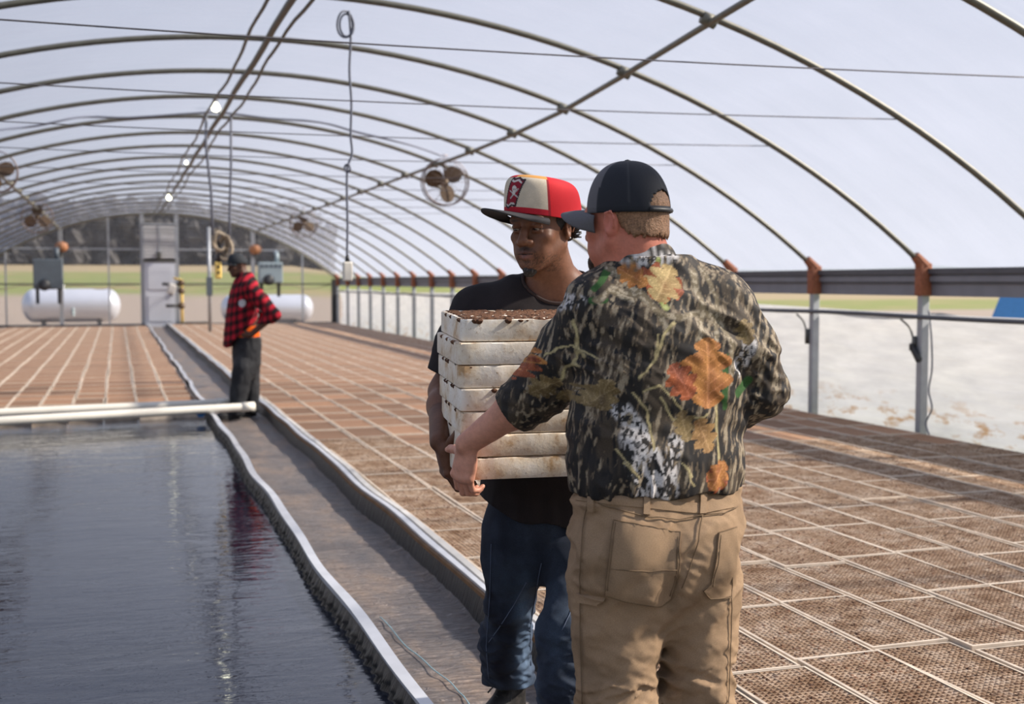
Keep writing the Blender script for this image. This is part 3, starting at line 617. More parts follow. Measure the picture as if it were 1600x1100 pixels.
class Solid:
    def __init__(s): s.ops=[]; s.disp=[]; s.post=[]
    def _add(s,fn,c,R,k,op): s.ops.append((fn,V(c),R,k,op)); return s
    def cone(s,a,b,ra,rb,k=.02,op='u'):
        a=V(a);b=V(b);ba=b-a;L=max(ba@ba,1e-9)
        def fn(P):
            q=P-a; t=np.clip(q@ba/L,0,1); return np.sqrt(((q-t[:,None]*ba)**2).sum(1))-(ra+(rb-ra)*t)
        return s._add(fn,(a+b)/2,math.sqrt(L)/2+max(ra,rb),k,op)
    def chain(s,pts,rs,k=.02,op='u'):
        for i in range(len(pts)-1): s.cone(pts[i],pts[i+1],rs[i],rs[i+1],k,op)
        return s
    def ell(s,c,r,k=.02,R=None,op='u'):      # R: 3x3, columns = the ellipsoid's own axes
        c=V(c); r=np.array(r,float); R=np.eye(3) if R is None else R
        def fn(P):
            q=(P-c)@R; k0=np.sqrt(((q/r)**2).sum(1)); k1=np.sqrt(((q/(r*r))**2).sum(1)); return k0*(k0-1)/np.maximum(k1,1e-6)
        return s._add(fn,c,r.max(),k,op)
    def loft(s,secs,R,k=.02,p=2.3,op='u'):   # secs: (centre, half width, half depth) from bottom to top; R columns: side, front, up
        Cn=np.array([V(q[0]) for q in secs]); up=R[:,2]; h=Cn@up; A=np.array([q[1] for q in secs]); B=np.array([q[2] for q in secs])
        hh=np.linspace(h[0],h[-1],80)
        def sm(y):
            y=np.interp(hh,h,y); kz=np.array([1,2,3,4,3,2,1.]);kz/=kz.sum(); return np.convolve(np.pad(y,3,mode='edge'),kz,mode='valid')
        cx=sm(Cn@R[:,0]); cy=sm(Cn@R[:,1]); aa=sm(A); bb=sm(B)
        def fn(P):
            q=P@R; z=np.clip(q[:,2],hh[0],hh[-1]); a=np.interp(z,hh,aa); b=np.interp(z,hh,bb)
            x=(q[:,0]-np.interp(z,hh,cx))/a; y=(q[:,1]-np.interp(z,hh,cy))/b
            rr=(np.abs(x)**p+np.abs(y)**p)**(1/p); d=(rr-1)*np.minimum(a,b); e=np.abs(q[:,2]-z)
            return np.where(e>0,np.sqrt(np.maximum(d,0)**2+e*e)+np.minimum(np.maximum(d,-.02),0),d)
        c=(Cn[0]+Cn[-1])/2; return s._add(fn,c,np.sqrt(((Cn-c)**2).sum(1)).max()+max(A.max(),B.max()),k,op)
    def fn_op(s,fn,c,R,k=.01,op='u'): return s._add(fn,c,R,k,op)
    def ev(s,P,near=False):
        d=np.full(len(P),9.0); pc=(P.min(0)+P.max(0))/2; pr=np.linalg.norm(P.max(0)-P.min(0))/2
        for fn,c,R,k,op in s.ops:
            if near and np.linalg.norm(pc-c)-R-pr>.09: continue
            lb=np.sqrt(((P-c)**2).sum(1))-R
            if op=='u':
                m=lb<d+k
                if not m.any(): continue
                e=fn(P[m]); a=d[m]; kk=max(k,1e-5); h=np.clip(.5+.5*(a-e)/kk,0,1); d[m]=a+(e-a)*h-kk*h*(1-h)
            else:
                m=lb<k+.004
                if not m.any(): continue
                e=-fn(P[m]); a=d[m]; kk=max(k,1e-5); h=np.clip(.5-.5*(a-e)/kk,0,1); d[m]=a+(e-a)*h+kk*h*(1-h)
        for f in s.disp:
            m=np.abs(d)<.028
            if m.any(): d[m]=d[m]+f(P[m])
        for f in s.post: d=f(P,d)
        return d
    def bounds(s):
        lo=np.min([c-R for f,c,R,k,op in s.ops if op=='u'],0); hi=np.max([c+R for f,c,R,k,op in s.ops if op=='u'],0); return lo,hi
    def mesh(s,h,smooth=1,lo=None,hi=None):
        l,u=s.bounds(); lo=l if lo is None else np.maximum(l,lo); hi=u if hi is None else np.minimum(u,hi)
        lo=lo-3*h; B=8; nb=np.ceil((hi-lo+3*h)/(h*B)).astype(int); n=nb*B+1
        g=np.stack(np.meshgrid(*[np.arange(k) for k in nb],indexing='ij'),-1).reshape(-1,3)
        ctr=lo+(g*B+B/2)*h; dc=s.ev(ctr); keep=np.abs(dc)<B*h*.87*1.3+.018
        D=np.full(n,9.0,np.float32)
        r=np.arange(B+1); loc=np.stack(np.meshgrid(r,r,r,indexing='ij'),-1).reshape(-1,3)
        gin=g[~keep]; ins=dc[~keep]<0
        for b in gin[ins]: D[b[0]*B:b[0]*B+B+1,b[1]*B:b[1]*B+B+1,b[2]*B:b[2]*B+B+1]=-9
        gk=g[keep]; G4=gk//3; key=(G4[:,0]*4096+G4[:,1])*4096+G4[:,2]; od=np.argsort(key,kind='stable'); gk=gk[od]; key=key[od]
        cut=np.concatenate([[0],np.nonzero(np.diff(key))[0]+1,[len(gk)]])
        for c0,c1 in zip(cut[:-1],cut[1:]):
            gg=gk[c0:c1]; ix=(gg[:,None,:]*B+loc[None]).reshape(-1,3); d=s.ev(lo+ix*h,True); D[ix[:,0],ix[:,1],ix[:,2]]=d
        return nets(D,lo,h,smooth)
def nets(D,lo,h,smooth):
    S=D<0; c=np.zeros(np.array(S.shape)-1,np.uint8)
    for a in (0,1):
        for b in (0,1):
            for e in (0,1): c+=S[a:S.shape[0]-1+a,b:S.shape[1]-1+b,e:S.shape[2]-1+e]
    act=(c>0)&(c<8); I=np.argwhere(act); idx=np.full(act.shape,-1,np.int32); idx[act]=np.arange(len(I))
    acc=np.zeros((len(I),3)); cnt=np.zeros(len(I)); cs=[(a,b,e) for a in(0,1) for b in(0,1) for e in(0,1)]
    val={q:D[I[:,0]+q[0],I[:,1]+q[1],I[:,2]+q[2]].astype(np.float64) for q in cs}
    for q in cs:
        for ax in range(3):
            if q[ax]: continue
            q2=tuple(1 if i==ax else q[i] for i in range(3)); d0,d1=val[q],val[q2]; m=(d0<0)!=(d1<0)
            t=np.where(m,d0/np.where(m,d0-d1,1),0); p=np.tile(np.array(q,float),(len(I),1)); p[:,ax]=t
            acc+=np.where(m[:,None],p,0); cnt+=m
    Vt=I+acc/cnt[:,None]; F=[]
    for ax in range(3):
        o=[i for i in range(3) if i!=ax]; a=[slice(None)]*3; b=[slice(None)]*3; a[ax]=slice(0,-1); b[ax]=slice(1,None)
        sa,sb=S[tuple(a)],S[tuple(b)]; E=np.argwhere(sa!=sb); E=E[(E[:,o[0]]>0)&(E[:,o[1]]>0)&(E[:,o[0]]<act.shape[o[0]])&(E[:,o[1]]<act.shape[o[1]])]
        ins=sa[E[:,0],E[:,1],E[:,2]]
        def cell(u,v):
            q=E.copy(); q[:,o[0]]-=u; q[:,o[1]]-=v; return idx[q[:,0],q[:,1],q[:,2]]
        q=np.stack([cell(1,1),cell(0,1),cell(0,0),cell(1,0)],1)
        fl=ins if ax!=1 else ~ins
        q[~fl]=q[~fl][:,::-1]; F.append(q)
    F=np.concatenate(F); F=F[(F>=0).all(1)]; Vt=lo+Vt*h
    for _ in range(smooth):
        s=np.zeros_like(Vt); n=np.zeros(len(Vt))
        for i,j in ((0,1),(1,2),(2,3),(3,0)):
            for a,b in ((i,j),(j,i)):
                for x in range(3): s[:,x]+=np.bincount(F[:,a],Vt[F[:,b],x],len(Vt))
                n+=np.bincount(F[:,a],minlength=len(Vt))
        Vt=Vt*.5+.5*s/np.maximum(n,1)[:,None]
    return Vt,F
def mesh_obj(name,VF,mat,parent=None,color=None,origin=None):
    Vt,F=VF; o0=np.zeros(3) if origin is None else V(origin); W=Vt-o0
    me=bpy.data.meshes.new(name); me.vertices.add(len(W)); me.vertices.foreach_set('co',W.astype(np.float32).ravel())
    me.loops.add(F.size); me.loops.foreach_set('vertex_index',F.astype(np.int32).ravel()); me.polygons.add(len(F))
    me.polygons.foreach_set('loop_start',np.arange(0,F.size,4,dtype=np.int32))
    me.update(calc_edges=True); me.validate(); me.shade_smooth(); me.materials.append(mat)
    if color is not None:
        c=np.ones((len(Vt),4),np.float32); c[:,:3]=np.clip(color(Vt),0,1); at_=me.color_attributes.new('Col','FLOAT_COLOR','POINT'); at_.data.foreach_set('color',c.ravel())
    o=bpy.data.objects.new(name,me); C.objects.link(o)
    if parent: o.parent=parent
    return o
def frame(fwd,up=(0,0,1)):               # columns: side (person's right), front, up
    f=V(fwd); u=V(up); f/=np.linalg.norm(f); r=np.cross(f,u); r/=np.linalg.norm(r); u=np.cross(r,f); return np.stack([r,f,u],1)
def sst(x,a,b): t=np.clip((x-a)/(b-a),0,1); return t*t*(3-2*t)
def dist_poly(U,pts):                    # distance of 2-D points to a polyline
    d=np.full(len(U),9.0)
    for a,b in zip(pts[:-1],pts[1:]):
        a=np.array(a,float);b=np.array(b,float);ba=b-a;t=np.clip((U-a)@ba/max(ba@ba,1e-12),0,1); d=np.minimum(d,np.sqrt(((U-a-t[:,None]*ba)**2).sum(1)))
    return d
def inside(U,poly):
    p=np.array(poly,float); r=np.zeros(len(U),bool); j=len(p)-1
    for i in range(len(p)):
        c=((p[i,1]>U[:,1])!=(p[j,1]>U[:,1])); dy=p[j,1]-p[i,1]
        x=(p[j,0]-p[i,0])*(U[:,1]-p[i,1])/(dy if abs(dy)>1e-12 else 1e-12)+p[i,0]; r^=c&(U[:,0]<x); j=i
    return r

# cloth and skin materials carrying their own pattern in the 'Col' attribute
def col_mat(name,rough,grain_scale=250,grain=.2,bump=.15,bdist=.002,weave=None,sss=0,spec=.5,sheen=0,var=None):
    t=NT(name); a=t.n('ShaderNodeAttribute',attribute_name='Col'); v=t.co('Object'); n1=t.noise(v,grain_scale,3,.6)
    col=t.mix(1.0,a.outputs['Color'],t.ramp(n1,[(.3,(1-grain,)*3),(.7,(1+grain*.6,)*3)]),'MULTIPLY')
    if var: col=t.mix(1.0,col,t.ramp(t.noise(v,var[0],4,.6),[(.3,(1-var[1],)*3),(.7,(1+var[1]*.5,)*3)]),'MULTIPLY')
    p=t.bsdf(col,rough,0,t.bump(n1,bump,bdist)); p.inputs['Specular IOR Level'].default_value=spec
    if sss: p.inputs['Subsurface Weight'].default_value=sss; p.inputs['Subsurface Radius'].default_value=(.012,.004,.002); p.inputs['Subsurface Scale'].default_value=.6
    if sheen: p.inputs['Sheen Weight'].default_value=sheen
    return t.m
M['skin_dark']=col_mat('deep brown skin',.5,120,.10,.12,.0015,sss=.06,spec=.34,var=(30,.12))
M['skin_pale']=col_mat('sunburnt skin',.5,110,.10,.15,.0015,sss=.10,spec=.4,var=(35,.14))
M['cloth']=col_mat('cotton',.85,420,.22,.25,.001,spec=.2)
M['denim']=col_mat('denim',.8,500,.38,.3,.001,spec=.25,var=(18,.25))
M['canvas']=col_mat('tan canvas',.85,380,.16,.2,.001,spec=.2,var=(12,.12))
M['camo']=col_mat('printed cloth',.7,300,.25,.2,.001,spec=.3)
M['capcloth']=col_mat('cap cloth',.75,600,.18,.3,.001,spec=.3)
M['hair']=col_mat('hair',.6,260,.5,.6,.004,spec=.4)
M['eye']=col_mat('eyeball',.12,100,.05,.0)
M['leather']=col_mat('worn shoe',.55,120,.3,.3,.003,spec=.4)
M['thread']=simple('seam thread',(.15,.095,.05),.8); M['bluethread']=simple('denim thread',(.10,.13,.20),.8)
def flat(c): return lambda P:np.tile(np.array(c,float),(len(P),1))

# ---- hands and heads, added to a solid
def hand(S,wrist,d,n,left,s=1.0,curl=(.35,.5,.4),thumb=(.65,.75,-.35),tcurl=.35,spread=.06,k=.008):
    w0=V(wrist); d=V(d)/np.linalg.norm(V(d)); n=V(n)-d*(V(n)@d); n/=np.linalg.norm(n); t=np.cross(d,n)*(1 if left else -1)
    S.ell(w0+d*.052*s-n*.002,(.040*s,.050*s,.017*s),.012,np.stack([t,d,n],1))
    tips=[]
    for off,L,r in ((.028,(.043,.026,.021),.0096),(.0095,(.048,.029,.022),.0100),(-.0095,(.044,.027,.021),.0094),(-.027,(.034,.020,.018),.0082)):
        b=w0+d*(.092-.25*abs(off-.005))*s+t*off*s; S.cone(w0+d*.018*s+t*off*.55*s,b,.0125*s,.0118*s,.010)
        S.ell(b+n*.003*s,(.0118*s,)*3,.006)
        dd=d+t*off/.028*spread; dd/=np.linalg.norm(dd); p=b; nn=n; rr=r
        for q in range(3):
            c_,s_=math.cos(curl[q]),math.sin(curl[q]); dd,nn=dd*c_-nn*s_,nn*c_+dd*s_
            e=p+dd*L[q]*s; S.cone(p,e,rr*s,rr*.93*s,.0035); rr*=.93; p=e
        tips.append(p)
    p=w0+d*.026*s+t*.022*s-n*.006*s; S.cone(w0+d*.01*s+t*.008*s,p,.016*s,.0165*s,.012)
    dd=d*thumb[0]+t*thumb[1]+n*thumb[2]; dd/=np.linalg.norm(dd)
    for L,ra,rb in ((.044,.0155,.0125),(.033,.0122,.011),(.026,.0110,.0082)):
        e=p+dd*L*s; S.cone(p,e,ra*s,rb*s,.006); p=e; dd=dd+d*tcurl*.5-t*tcurl*.5; dd/=np.linalg.norm(dd)
    return tips
def head(S,c,R,s=1.0,wide=1.0,nose=1.0,lip=1.0,jaw=1.0):
    c=V(c); L=lambda x,y,z:c+R@np.array([x*s,y*s,z*s]); r3=lambda *a:tuple(q*s for q in a)
    S.ell(L(0,-.014,.034),r3(.0755*wide,.0975,.084),.02,R)
    S.ell(L(0,.020,-.022),r3(.063*wide,.066,.082),.03,R)
    S.ell(L(0,.030,-.070),r3(.046*jaw,.050,.045),.03,R)
    for q in (1,-1):
        S.cone(L(q*.056*jaw,-.006,-.052),L(q*.020,.066,-.098),.019*s,.017*s,.03)
        S.ell(L(q*.046*wide,.060,-.026),r3(.021,.021,.018),.02,R)
        S.ell(L(q*.028,.066,-.062),r3(.024,.022,.030),.02,R)
    S.ell(L(0,.074,-.103),r3(.022,.018,.017),.02,R)
    S.cone(L(-.036,.078,.024),L(.036,.078,.024),.0135*s,.0135*s,.02); S.ell(L(0,.060,.042),r3(.044,.022,.030),.03,R)
    for q in (1,-1):
        S.ell(L(q*.0325,.096,.000),r3(.0185,.016,.0125),.016,R,op='s')
        S.ell(L(q*.0320,.0745,.0005),r3(.0148,.0148,.0138),.003,R)
        S.cone(L(q*.019,.087,.0075),L(q*.033,.0895,.0090),.0036*s,.0042*s,.005); S.cone(L(q*.033,.0895,.0090),L(q*.046,.081,.0045),.0042*s,.0036*s,.005)
        S.cone(L(q*.022,.0850,-.0085),L(q*.043,.0800,-.0095),.0035*s,.0035*s,.006)
        S.cone(L(q*.016,.086,.021),L(q*.048,.078,.0225),.0072*s,.006*s,.012)
    S.chain([L(0,.088,.014),L(0,.098,-.010),L(0,.107,-.031)],[.0085*s,.0095*s,.0125*s*nose],.010)
    S.ell(L(0,.108,-.036),r3(.0125*nose,.0115,.0105),.008,R)
    for q in (1,-1):
        S.ell(L(q*.0155*nose,.0965,-.0385),r3(.0098*nose,.013,.0095),.006,R); S.ell(L(q*.0075*nose,.1035,-.0465),r3(.0045,.0065,.004),.003,R,op='s')
    S.ell(L(0,.083,-.066),r3(.031,.018,.018),.016,R)
    S.cone(L(-.021,.0885,-.0675),L(0,.0965,-.0640),.0042*s,.0062*s*lip,.004); S.cone(L(0,.0965,-.0640),L(.021,.0885,-.0675),.0062*s*lip,.0042*s,.004)
    S.cone(L(-.018,.0875,-.0755),L(0,.0945,-.0775),.005*s,.0074*s*lip,.004); S.cone(L(0,.0945,-.0775),L(.018,.0875,-.0755),.0074*s*lip,.005*s,.004)
    S.chain([L(-.025,.0875,-.0695),L(0,.1010,-.0705),L(.025,.0875,-.0695)],[.0012*s,.0018*s,.0012*s],.003,op='s')
    for q in (1,-1):
        e=np.stack([R@np.array([math.cos(.35)*1.0,-q*0+.0,0]),R[:,1],R[:,2]],1)
        a=.30*q; ax=R@np.array([math.cos(a),math.sin(a)*-1,0]); ay=np.cross(R[:,2],ax); E=np.stack([ax,ay,R[:,2]],1)
        S.ell(L(q*.0800*wide,-.014,-.006),r3(.0075,.0185,.0315),.006,E); S.ell(L(q*.0800*wide,-.010,-.028),r3(.006,.010,.010),.006,E)
        S.ell(L(q*.0880*wide,-.008,-.008),r3(.006,.0085,.016),.005,E,op='s')
        S.chain([L(q*.087*wide,-.001,.016),L(q*.091*wide,-.022,.021),L(q*.092*wide,-.033,.004),L(q*.088*wide,-.026,-.018)],[.0028*s]*4,.004)
    return L
# ------------------------------------------------------------------ shared bits for the people
from mathutils.bvhtree import BVHTree
def A(x,y,d): return V(at(x,y,d))
def ang(a): return np.array([math.sin(a),math.cos(a),0.0])
def bvh_of(o):
    me=o.data; return BVHTree.FromPolygons([v.co.copy() for v in me.vertices],[tuple(p.vertices) for p in me.polygons])
def cast(b,x,y,dflt):
    d=(FW+RT*((x-800)/FPX)-UP*((y-550)/FPX)).normalized(); l,n,i,t=b.ray_cast(EYE,d,8)
    if l is None: p=at(x,y,dflt); return p,(EYE-p).normalized()
    return l,n
def patch(b,rows,nx,thick,dflt,name,mat,parent,sub=4):      # a slab of cloth lying on a garment; rows of (xl,yl,xr,yr)
    P=[];N=[]; rr=[]
    for a,c in zip(rows[:-1],rows[1:]):
        for q in range(sub): f=q/sub; rr.append([a[i]*(1-f)+c[i]*f for i in range(4)])
    rr.append(rows[-1])
    for xl,yl,xr,yr in rr:
        for i in range(nx+1):
            f=i/nx; l,n=cast(b,xl+(xr-xl)*f,yl+(yr-yl)*f,dflt); P.append(l);N.append(n)
    W=nx+1;H=len(rr); N2=[]
    for j in range(H):
        for i in range(W):
            s=Vector()
            for a in (-1,0,1):
                for c in (-1,0,1):
                    if 0<=j+a<H and 0<=i+c<W: s+=N[(j+a)*W+i+c]
            N2.append(s.normalized())
    top=[p+n*thick for p,n in zip(P,N2)]; bot=[p-n*.004 for p,n in zip(P,N2)]; n0=W*H
    fs=[]
    for j in range(H-1):
        for i in range(W-1): a=j*W+i; fs.append((a,a+W,a+W+1,a+1)); fs.append((n0+a,n0+a+1,n0+a+W+1,n0+a+W))
    ed=[i for i in range(W)]+[j*W+W-1 for j in range(1,H)]+[(H-1)*W+i for i in range(W-2,-1,-1)]+[j*W for j in range(H-2,0,-1)]
    for a,c in zip(ed,ed[1:]+ed[:1]): fs.append((a,c,n0+c,n0+a))
    me=bpy.data.meshes.new(name); me.from_pydata(top+bot,[],fs); me.materials.append(mat); me.shade_smooth(); me.set_sharp_from_angle(angle=1.0)
    ca=me.color_attributes.new('Col','FLOAT_COLOR','POINT')
    o=bpy.data.objects.new(name,me); C.objects.link(o); o.parent=parent; return o
def setcol(o,fn):
    me=o.data; P=np.empty(len(me.vertices)*3); me.vertices.foreach_get('co',P); P=P.reshape(-1,3); c=np.ones((len(P),4),np.float32); c[:,:3]=fn(P)
    a=me.color_attributes.get('Col') or me.color_attributes.new('Col','FLOAT_COLOR','POINT'); a.data.foreach_set('color',c.ravel())
def seam(b,pts,r,off,dflt,name,mat,parent,step=6):
    out=[]
    for p,q in zip(pts[:-1],pts[1:]):
        n=max(1,int(math.hypot(q[0]-p[0],q[1]-p[1])/step))
        for i in range(n): f=i/n; l,nn=cast(b,p[0]+(q[0]-p[0])*f,p[1]+(q[1]-p[1])*f,dflt); out.append(l+nn*off)
    l,nn=cast(b,*pts[-1],dflt); out.append(l+nn*off)
    return MB().tube(out,r,5).build(name,mat,parent,True)
def fold(P,sc,seed,sharp=1.0):
    n=vnoise(P*np.array(sc),1.0,seed)*.65+vnoise(P*np.array(sc)*2.1,1.0,seed+5)*.35; return (1-np.abs(2*n-1))**sharp-.5
def shell(th): return lambda P,d: np.maximum(d,-(d+th))
def cap_crown(name,L,R,s,prof,opening,colfn,parent,mat,nt=120,np_=44,front=1.0,zc=0,thick=.0025):
    # dome grid about the head's own axes; prof(f)-> (half width, half length, z) for f 0..1 from rim to button
    vs=[];keep=[];fs=[];loc=[]
    for j in range(np_+1):
        f=j/np_; a,b,z,cy=prof(f)
        for i in range(nt):
            th=2*PI*i/nt; x=a*math.sin(th); y=cy+b*math.cos(th)
            loc.append((x,y,z,th,f))
    for q in loc: vs.append(tuple(L(q[0],q[1],q[2])))
    for j in range(np_):
        for i in range(nt):
            q=loc[j*nt+i]
            if opening and opening(q[0],q[1],q[2]): continue
            fs.append((j*nt+i,j*nt+(i+1)%nt,(j+1)*nt+(i+1)%nt,(j+1)*nt+i))
    me=bpy.data.meshes.new(name); me.from_pydata(vs,[],fs); me.materials.append(mat)
    c=np.ones((len(vs),4),np.float32); c[:,:3]=colfn(np.array(loc)); a=me.color_attributes.new('Col','FLOAT_COLOR','POINT'); a.data.foreach_set('color',c.ravel())
    bm=bmesh.new(); bm.from_mesh(me); bmesh.ops.delete(bm,geom=[v for v in bm.verts if not v.link_faces],context='VERTS'); bmesh.ops.recalc_face_normals(bm,faces=bm.faces[:]); bm.to_mesh(me); bm.free(); me.shade_smooth()
    o=bpy.data.objects.new(name,me); C.objects.link(o); o.parent=parent
    m=o.modifiers.new('thick','SOLIDIFY'); m.thickness=thick; m.offset=0; return o
def cap_brim(name,L,y0,half,reach,z0,droop,curve,colfn,parent,mat,thick=.004,n=28,rows=10,tilt=0):
    vs=[];fs=[];loc=[]
    for j in range(rows+1):
        f=j/rows
        for i in range(n+1):
            u=-1+2*i/n; x=half*u*(1.0+.06*math.sin(f*PI)); base=y0*math.sqrt(max(0,1-(u*.93)**2)); ext=reach*(max(0,1-abs(u)**2.6))**.5
            y=base+ext*f; z=z0-droop*f*f-curve*(u*u)*(.35+.65*f)+tilt*ext*f
            loc.append((x,y,z,u,f)); vs.append(tuple(L(x,y,z)))
    for j in range(rows):
        for i in range(n): a=j*(n+1)+i; fs.append((a,a+1,a+n+2,a+n+1))
    me=bpy.data.meshes.new(name); me.from_pydata(vs,[],fs); me.materials.append(mat)
    c=np.ones((len(vs),4),np.float32); c[:,:3]=colfn(np.array(loc)); a=me.color_attributes.new('Col','FLOAT_COLOR','POINT'); a.data.foreach_set('color',c.ravel()); me.shade_smooth()
    o=bpy.data.objects.new(name,me); C.objects.link(o); o.parent=parent
    m=o.modifiers.new('thick','SOLIDIFY'); m.thickness=thick; m.offset=0; return o
def shoe(ankle,d,name,parent,cols,s=1.0):
    a=V(ankle); d=V(d); d[2]=0; d/=np.linalg.norm(d); sd=np.array([d[1],-d[0],0]); g=lambda f,l,z:np.array([a[0],a[1],0])+d*f*s+sd*l*s+np.array([0,0,z*s])
    S=Solid(); R=np.stack([sd,d,[0,0,1]],1)
    S.ell(g(.13,0,.035),(.050*s,.085*s,.045*s),.03,R); S.ell(g(.03,0,.05),(.042*s,.08*s,.055*s),.03,R); S.cone(g(-.02,0,.06),g(-.015,0,.13),.045*s,.048*s,.03); S.cone(g(.03,0,.11),g(.14,0,.06),.03*s,.03*s,.03)
    S.post.append(lambda P,dd: np.maximum(dd,.012*s-P[:,2]))
    o=mesh_obj(name,S.mesh(.005,2),M['leather'],parent,color=lambda P:np.where((fbm(P,45,3)>.6)[:,None],cols[1],cols[0]))
    so=Solid(); so.ell(g(.135,0,.016),(.053*s,.095*s,.02*s),.02,R); so.ell(g(.02,0,.016),(.044*s,.085*s,.02*s),.03,R); so.post.append(lambda P,dd: np.maximum(np.maximum(dd,P[:,2]-.026*s),.001-P[:,2]))
    mesh_obj('sole',so.mesh(.005,1),M['leather'],o,color=flat(cols[2]))
    l=MB()
    for k in range(5):
        f=.045+k*.022; z=.128-k*.0125; l.tube([g(f,-.026,z-.008),g(f+.004,0,z+.012),g(f,.026,z-.008)],.0032,5)
    l.tube([g(.04,0,.135),g(.03,.03,.15),g(.05,.05,.12)],.003,5).tube([g(.04,0,.135),g(.03,-.03,.15),g(.06,-.05,.115)],.003,5).build('laces',simple('laces',cols[3],.8),o,True)
    return o

# ------------------------------------------------------------------ the stack of trays between the two men
M['foam_held']=None
t=NT('held tray foam'); v=t.co('Object'); oi=t.n('ShaderNodeObjectInfo'); ad=t.n('ShaderNodeVectorMath',operation='ADD'); cx=t.n('ShaderNodeCombineXYZ')
for k in range(3): t.l(t.math('MULTIPLY',oi.outputs['Random'],51.0+17*k),cx.inputs[k])
t.l(v,ad.inputs[0]); t.l(cx.outputs[0],ad.inputs[1]); vv=ad.outputs[0]; n1=t.noise(vv,9,5,.65); n2=t.noise(vv,75,4,.7)
col=t.ramp(n1,[(.36,(.52,.33,.17)),(.47,(.78,.67,.53)),(.62,(.88,.82,.74))]); col=t.mix(t.ramp(n2,[(.57,(0,0,0)),(.72,(.75,.75,.75))]),col,(.38,.24,.13))
t.bsdf(col,.7,0,t.bump(n2,.3,.003)); M['foam_held']=t.m
SA=math.radians(5.0); dax=Vector((math.sin(SA),math.cos(SA),0)); lax=Vector((math.cos(SA),-math.sin(SA),0)); TLT=math.radians(2.6)
c0=at(724,751,3.22); HT=.0586
ORD=['bottom','second lowest','third lowest','middle','third highest','second highest','topmost']
def held_tray(i):
    r=random.Random(40+i); W,Dp,Hh=.668,.337,HT
    dz=HT+.0028; jx=[.0,.004,-.006,-.008,-.012,-.016,-.004][i]; jy=r.uniform(-.004,.004)
    base=c0+lax*(jx)+dax*jy+Vector((0,0,dz*i))
    o=empty('float_tray',base); M3=Matrix.Rotation(-SA+r.uniform(-.012,.012),4,'Z')@Matrix.Rotation(TLT,4,'X'); o.rotation_euler=M3.to_euler()
    bm=bmesh.new(); bmesh.ops.create_cube(bm,size=1)
    for q in bm.verts: q.co=Vector(((q.co.x+.5)*W,(q.co.y+.5)*Dp,(q.co.z+.5)*Hh))
    bmesh.ops.bevel(bm,geom=[e for e in bm.edges if abs((e.verts[0].co-e.verts[1].co).z)>.01],offset=.016,segments=4,affect='EDGES',profile=.5)
    bmesh.ops.bevel(bm,geom=[e for e in bm.edges if abs((e.verts[0].co-e.verts[1].co).z)<.001 and len(e.link_faces)==2 and e.calc_face_angle(0)>1],offset=.003,segments=2,affect='EDGES',profile=.5)
    bmesh.ops.subdivide_edges(bm,edges=[e for e in bm.edges if (e.verts[0].co-e.verts[1].co).length>.08],cuts=24,use_grid_fill=True)
    for q in bm.verts:
        n=math.sin(q.co.x*57+i*3)*math.sin(q.co.y*61+i)*math.sin(q.co.z*90+i*2); q.co+=Vector((0,-.0015*n if q.co.y<.01 else 0,0))
        if q.co.z>Hh*.8 and (q.co.y<.012 or q.co.x<.012) and r.random()<.22: q.co.z-=r.uniform(.001,.007)
    me=bpy.data.meshes.new('foam_body'); bm.to_mesh(me); bm.free(); me.materials.append(M['foam_held']); fo=bpy.data.objects.new('foam_body',me); C.objects.link(fo); fo.parent=o; smooth_by_angle(fo,30)
    s=MB(); nx,ny=(84,44) if i==6 else (60,6); y1=Dp-.012 if i==6 else .03; x0=.005
    z0=Hh-.003 if i==6 else Hh-.004
    vs=[(x0+(W-2*x0)*a/nx,.0035+(y1-.0035)*b/ny,z0+r.uniform(0,.0075 if i==6 else .0045)+(0 if 0<a<nx and 0<b<ny else -.01)) for b in range(ny+1) for a in range(nx+1)]
    fs=[(b*(nx+1)+a,b*(nx+1)+a+1,(b+1)*(nx+1)+a+1,(b+1)*(nx+1)+a) for b in range(ny) for a in range(nx)]
    s.add(vs,fs)
    for q in range({6:16,3:12,4:5}.get(i,3)):   # crumbs and filled edge notches
        x=r.uniform(.02,.5); wd=r.uniform(.003,.014)*(1 if i in(6,3) else .7); dp=wd*r.uniform(.6,1.1)
        if i==3 and q<12: x=r.uniform(.09,.19)
        s.lathe([(0,-dp),(wd*.7,-dp*.6),(wd,0),(wd*.8,dp*.35),(0,dp*.5)],(x,.0035,Hh-.004),None,7)
    for q in range(4):
        y=r.uniform(.02,.3); s.lathe([(0,-.01),(.006,-.005),(.009,0),(.005,.004),(0,.005)],(.0035,y,Hh-.004),None,7)
    s.build('soil',M['soil'],o)
    tag(o,'white foam seed tray, the %s of the seven in the carried stack' % ORD[i],'tray','stacked trays carried between the two men'); return o
for i in range(7): held_tray(i)
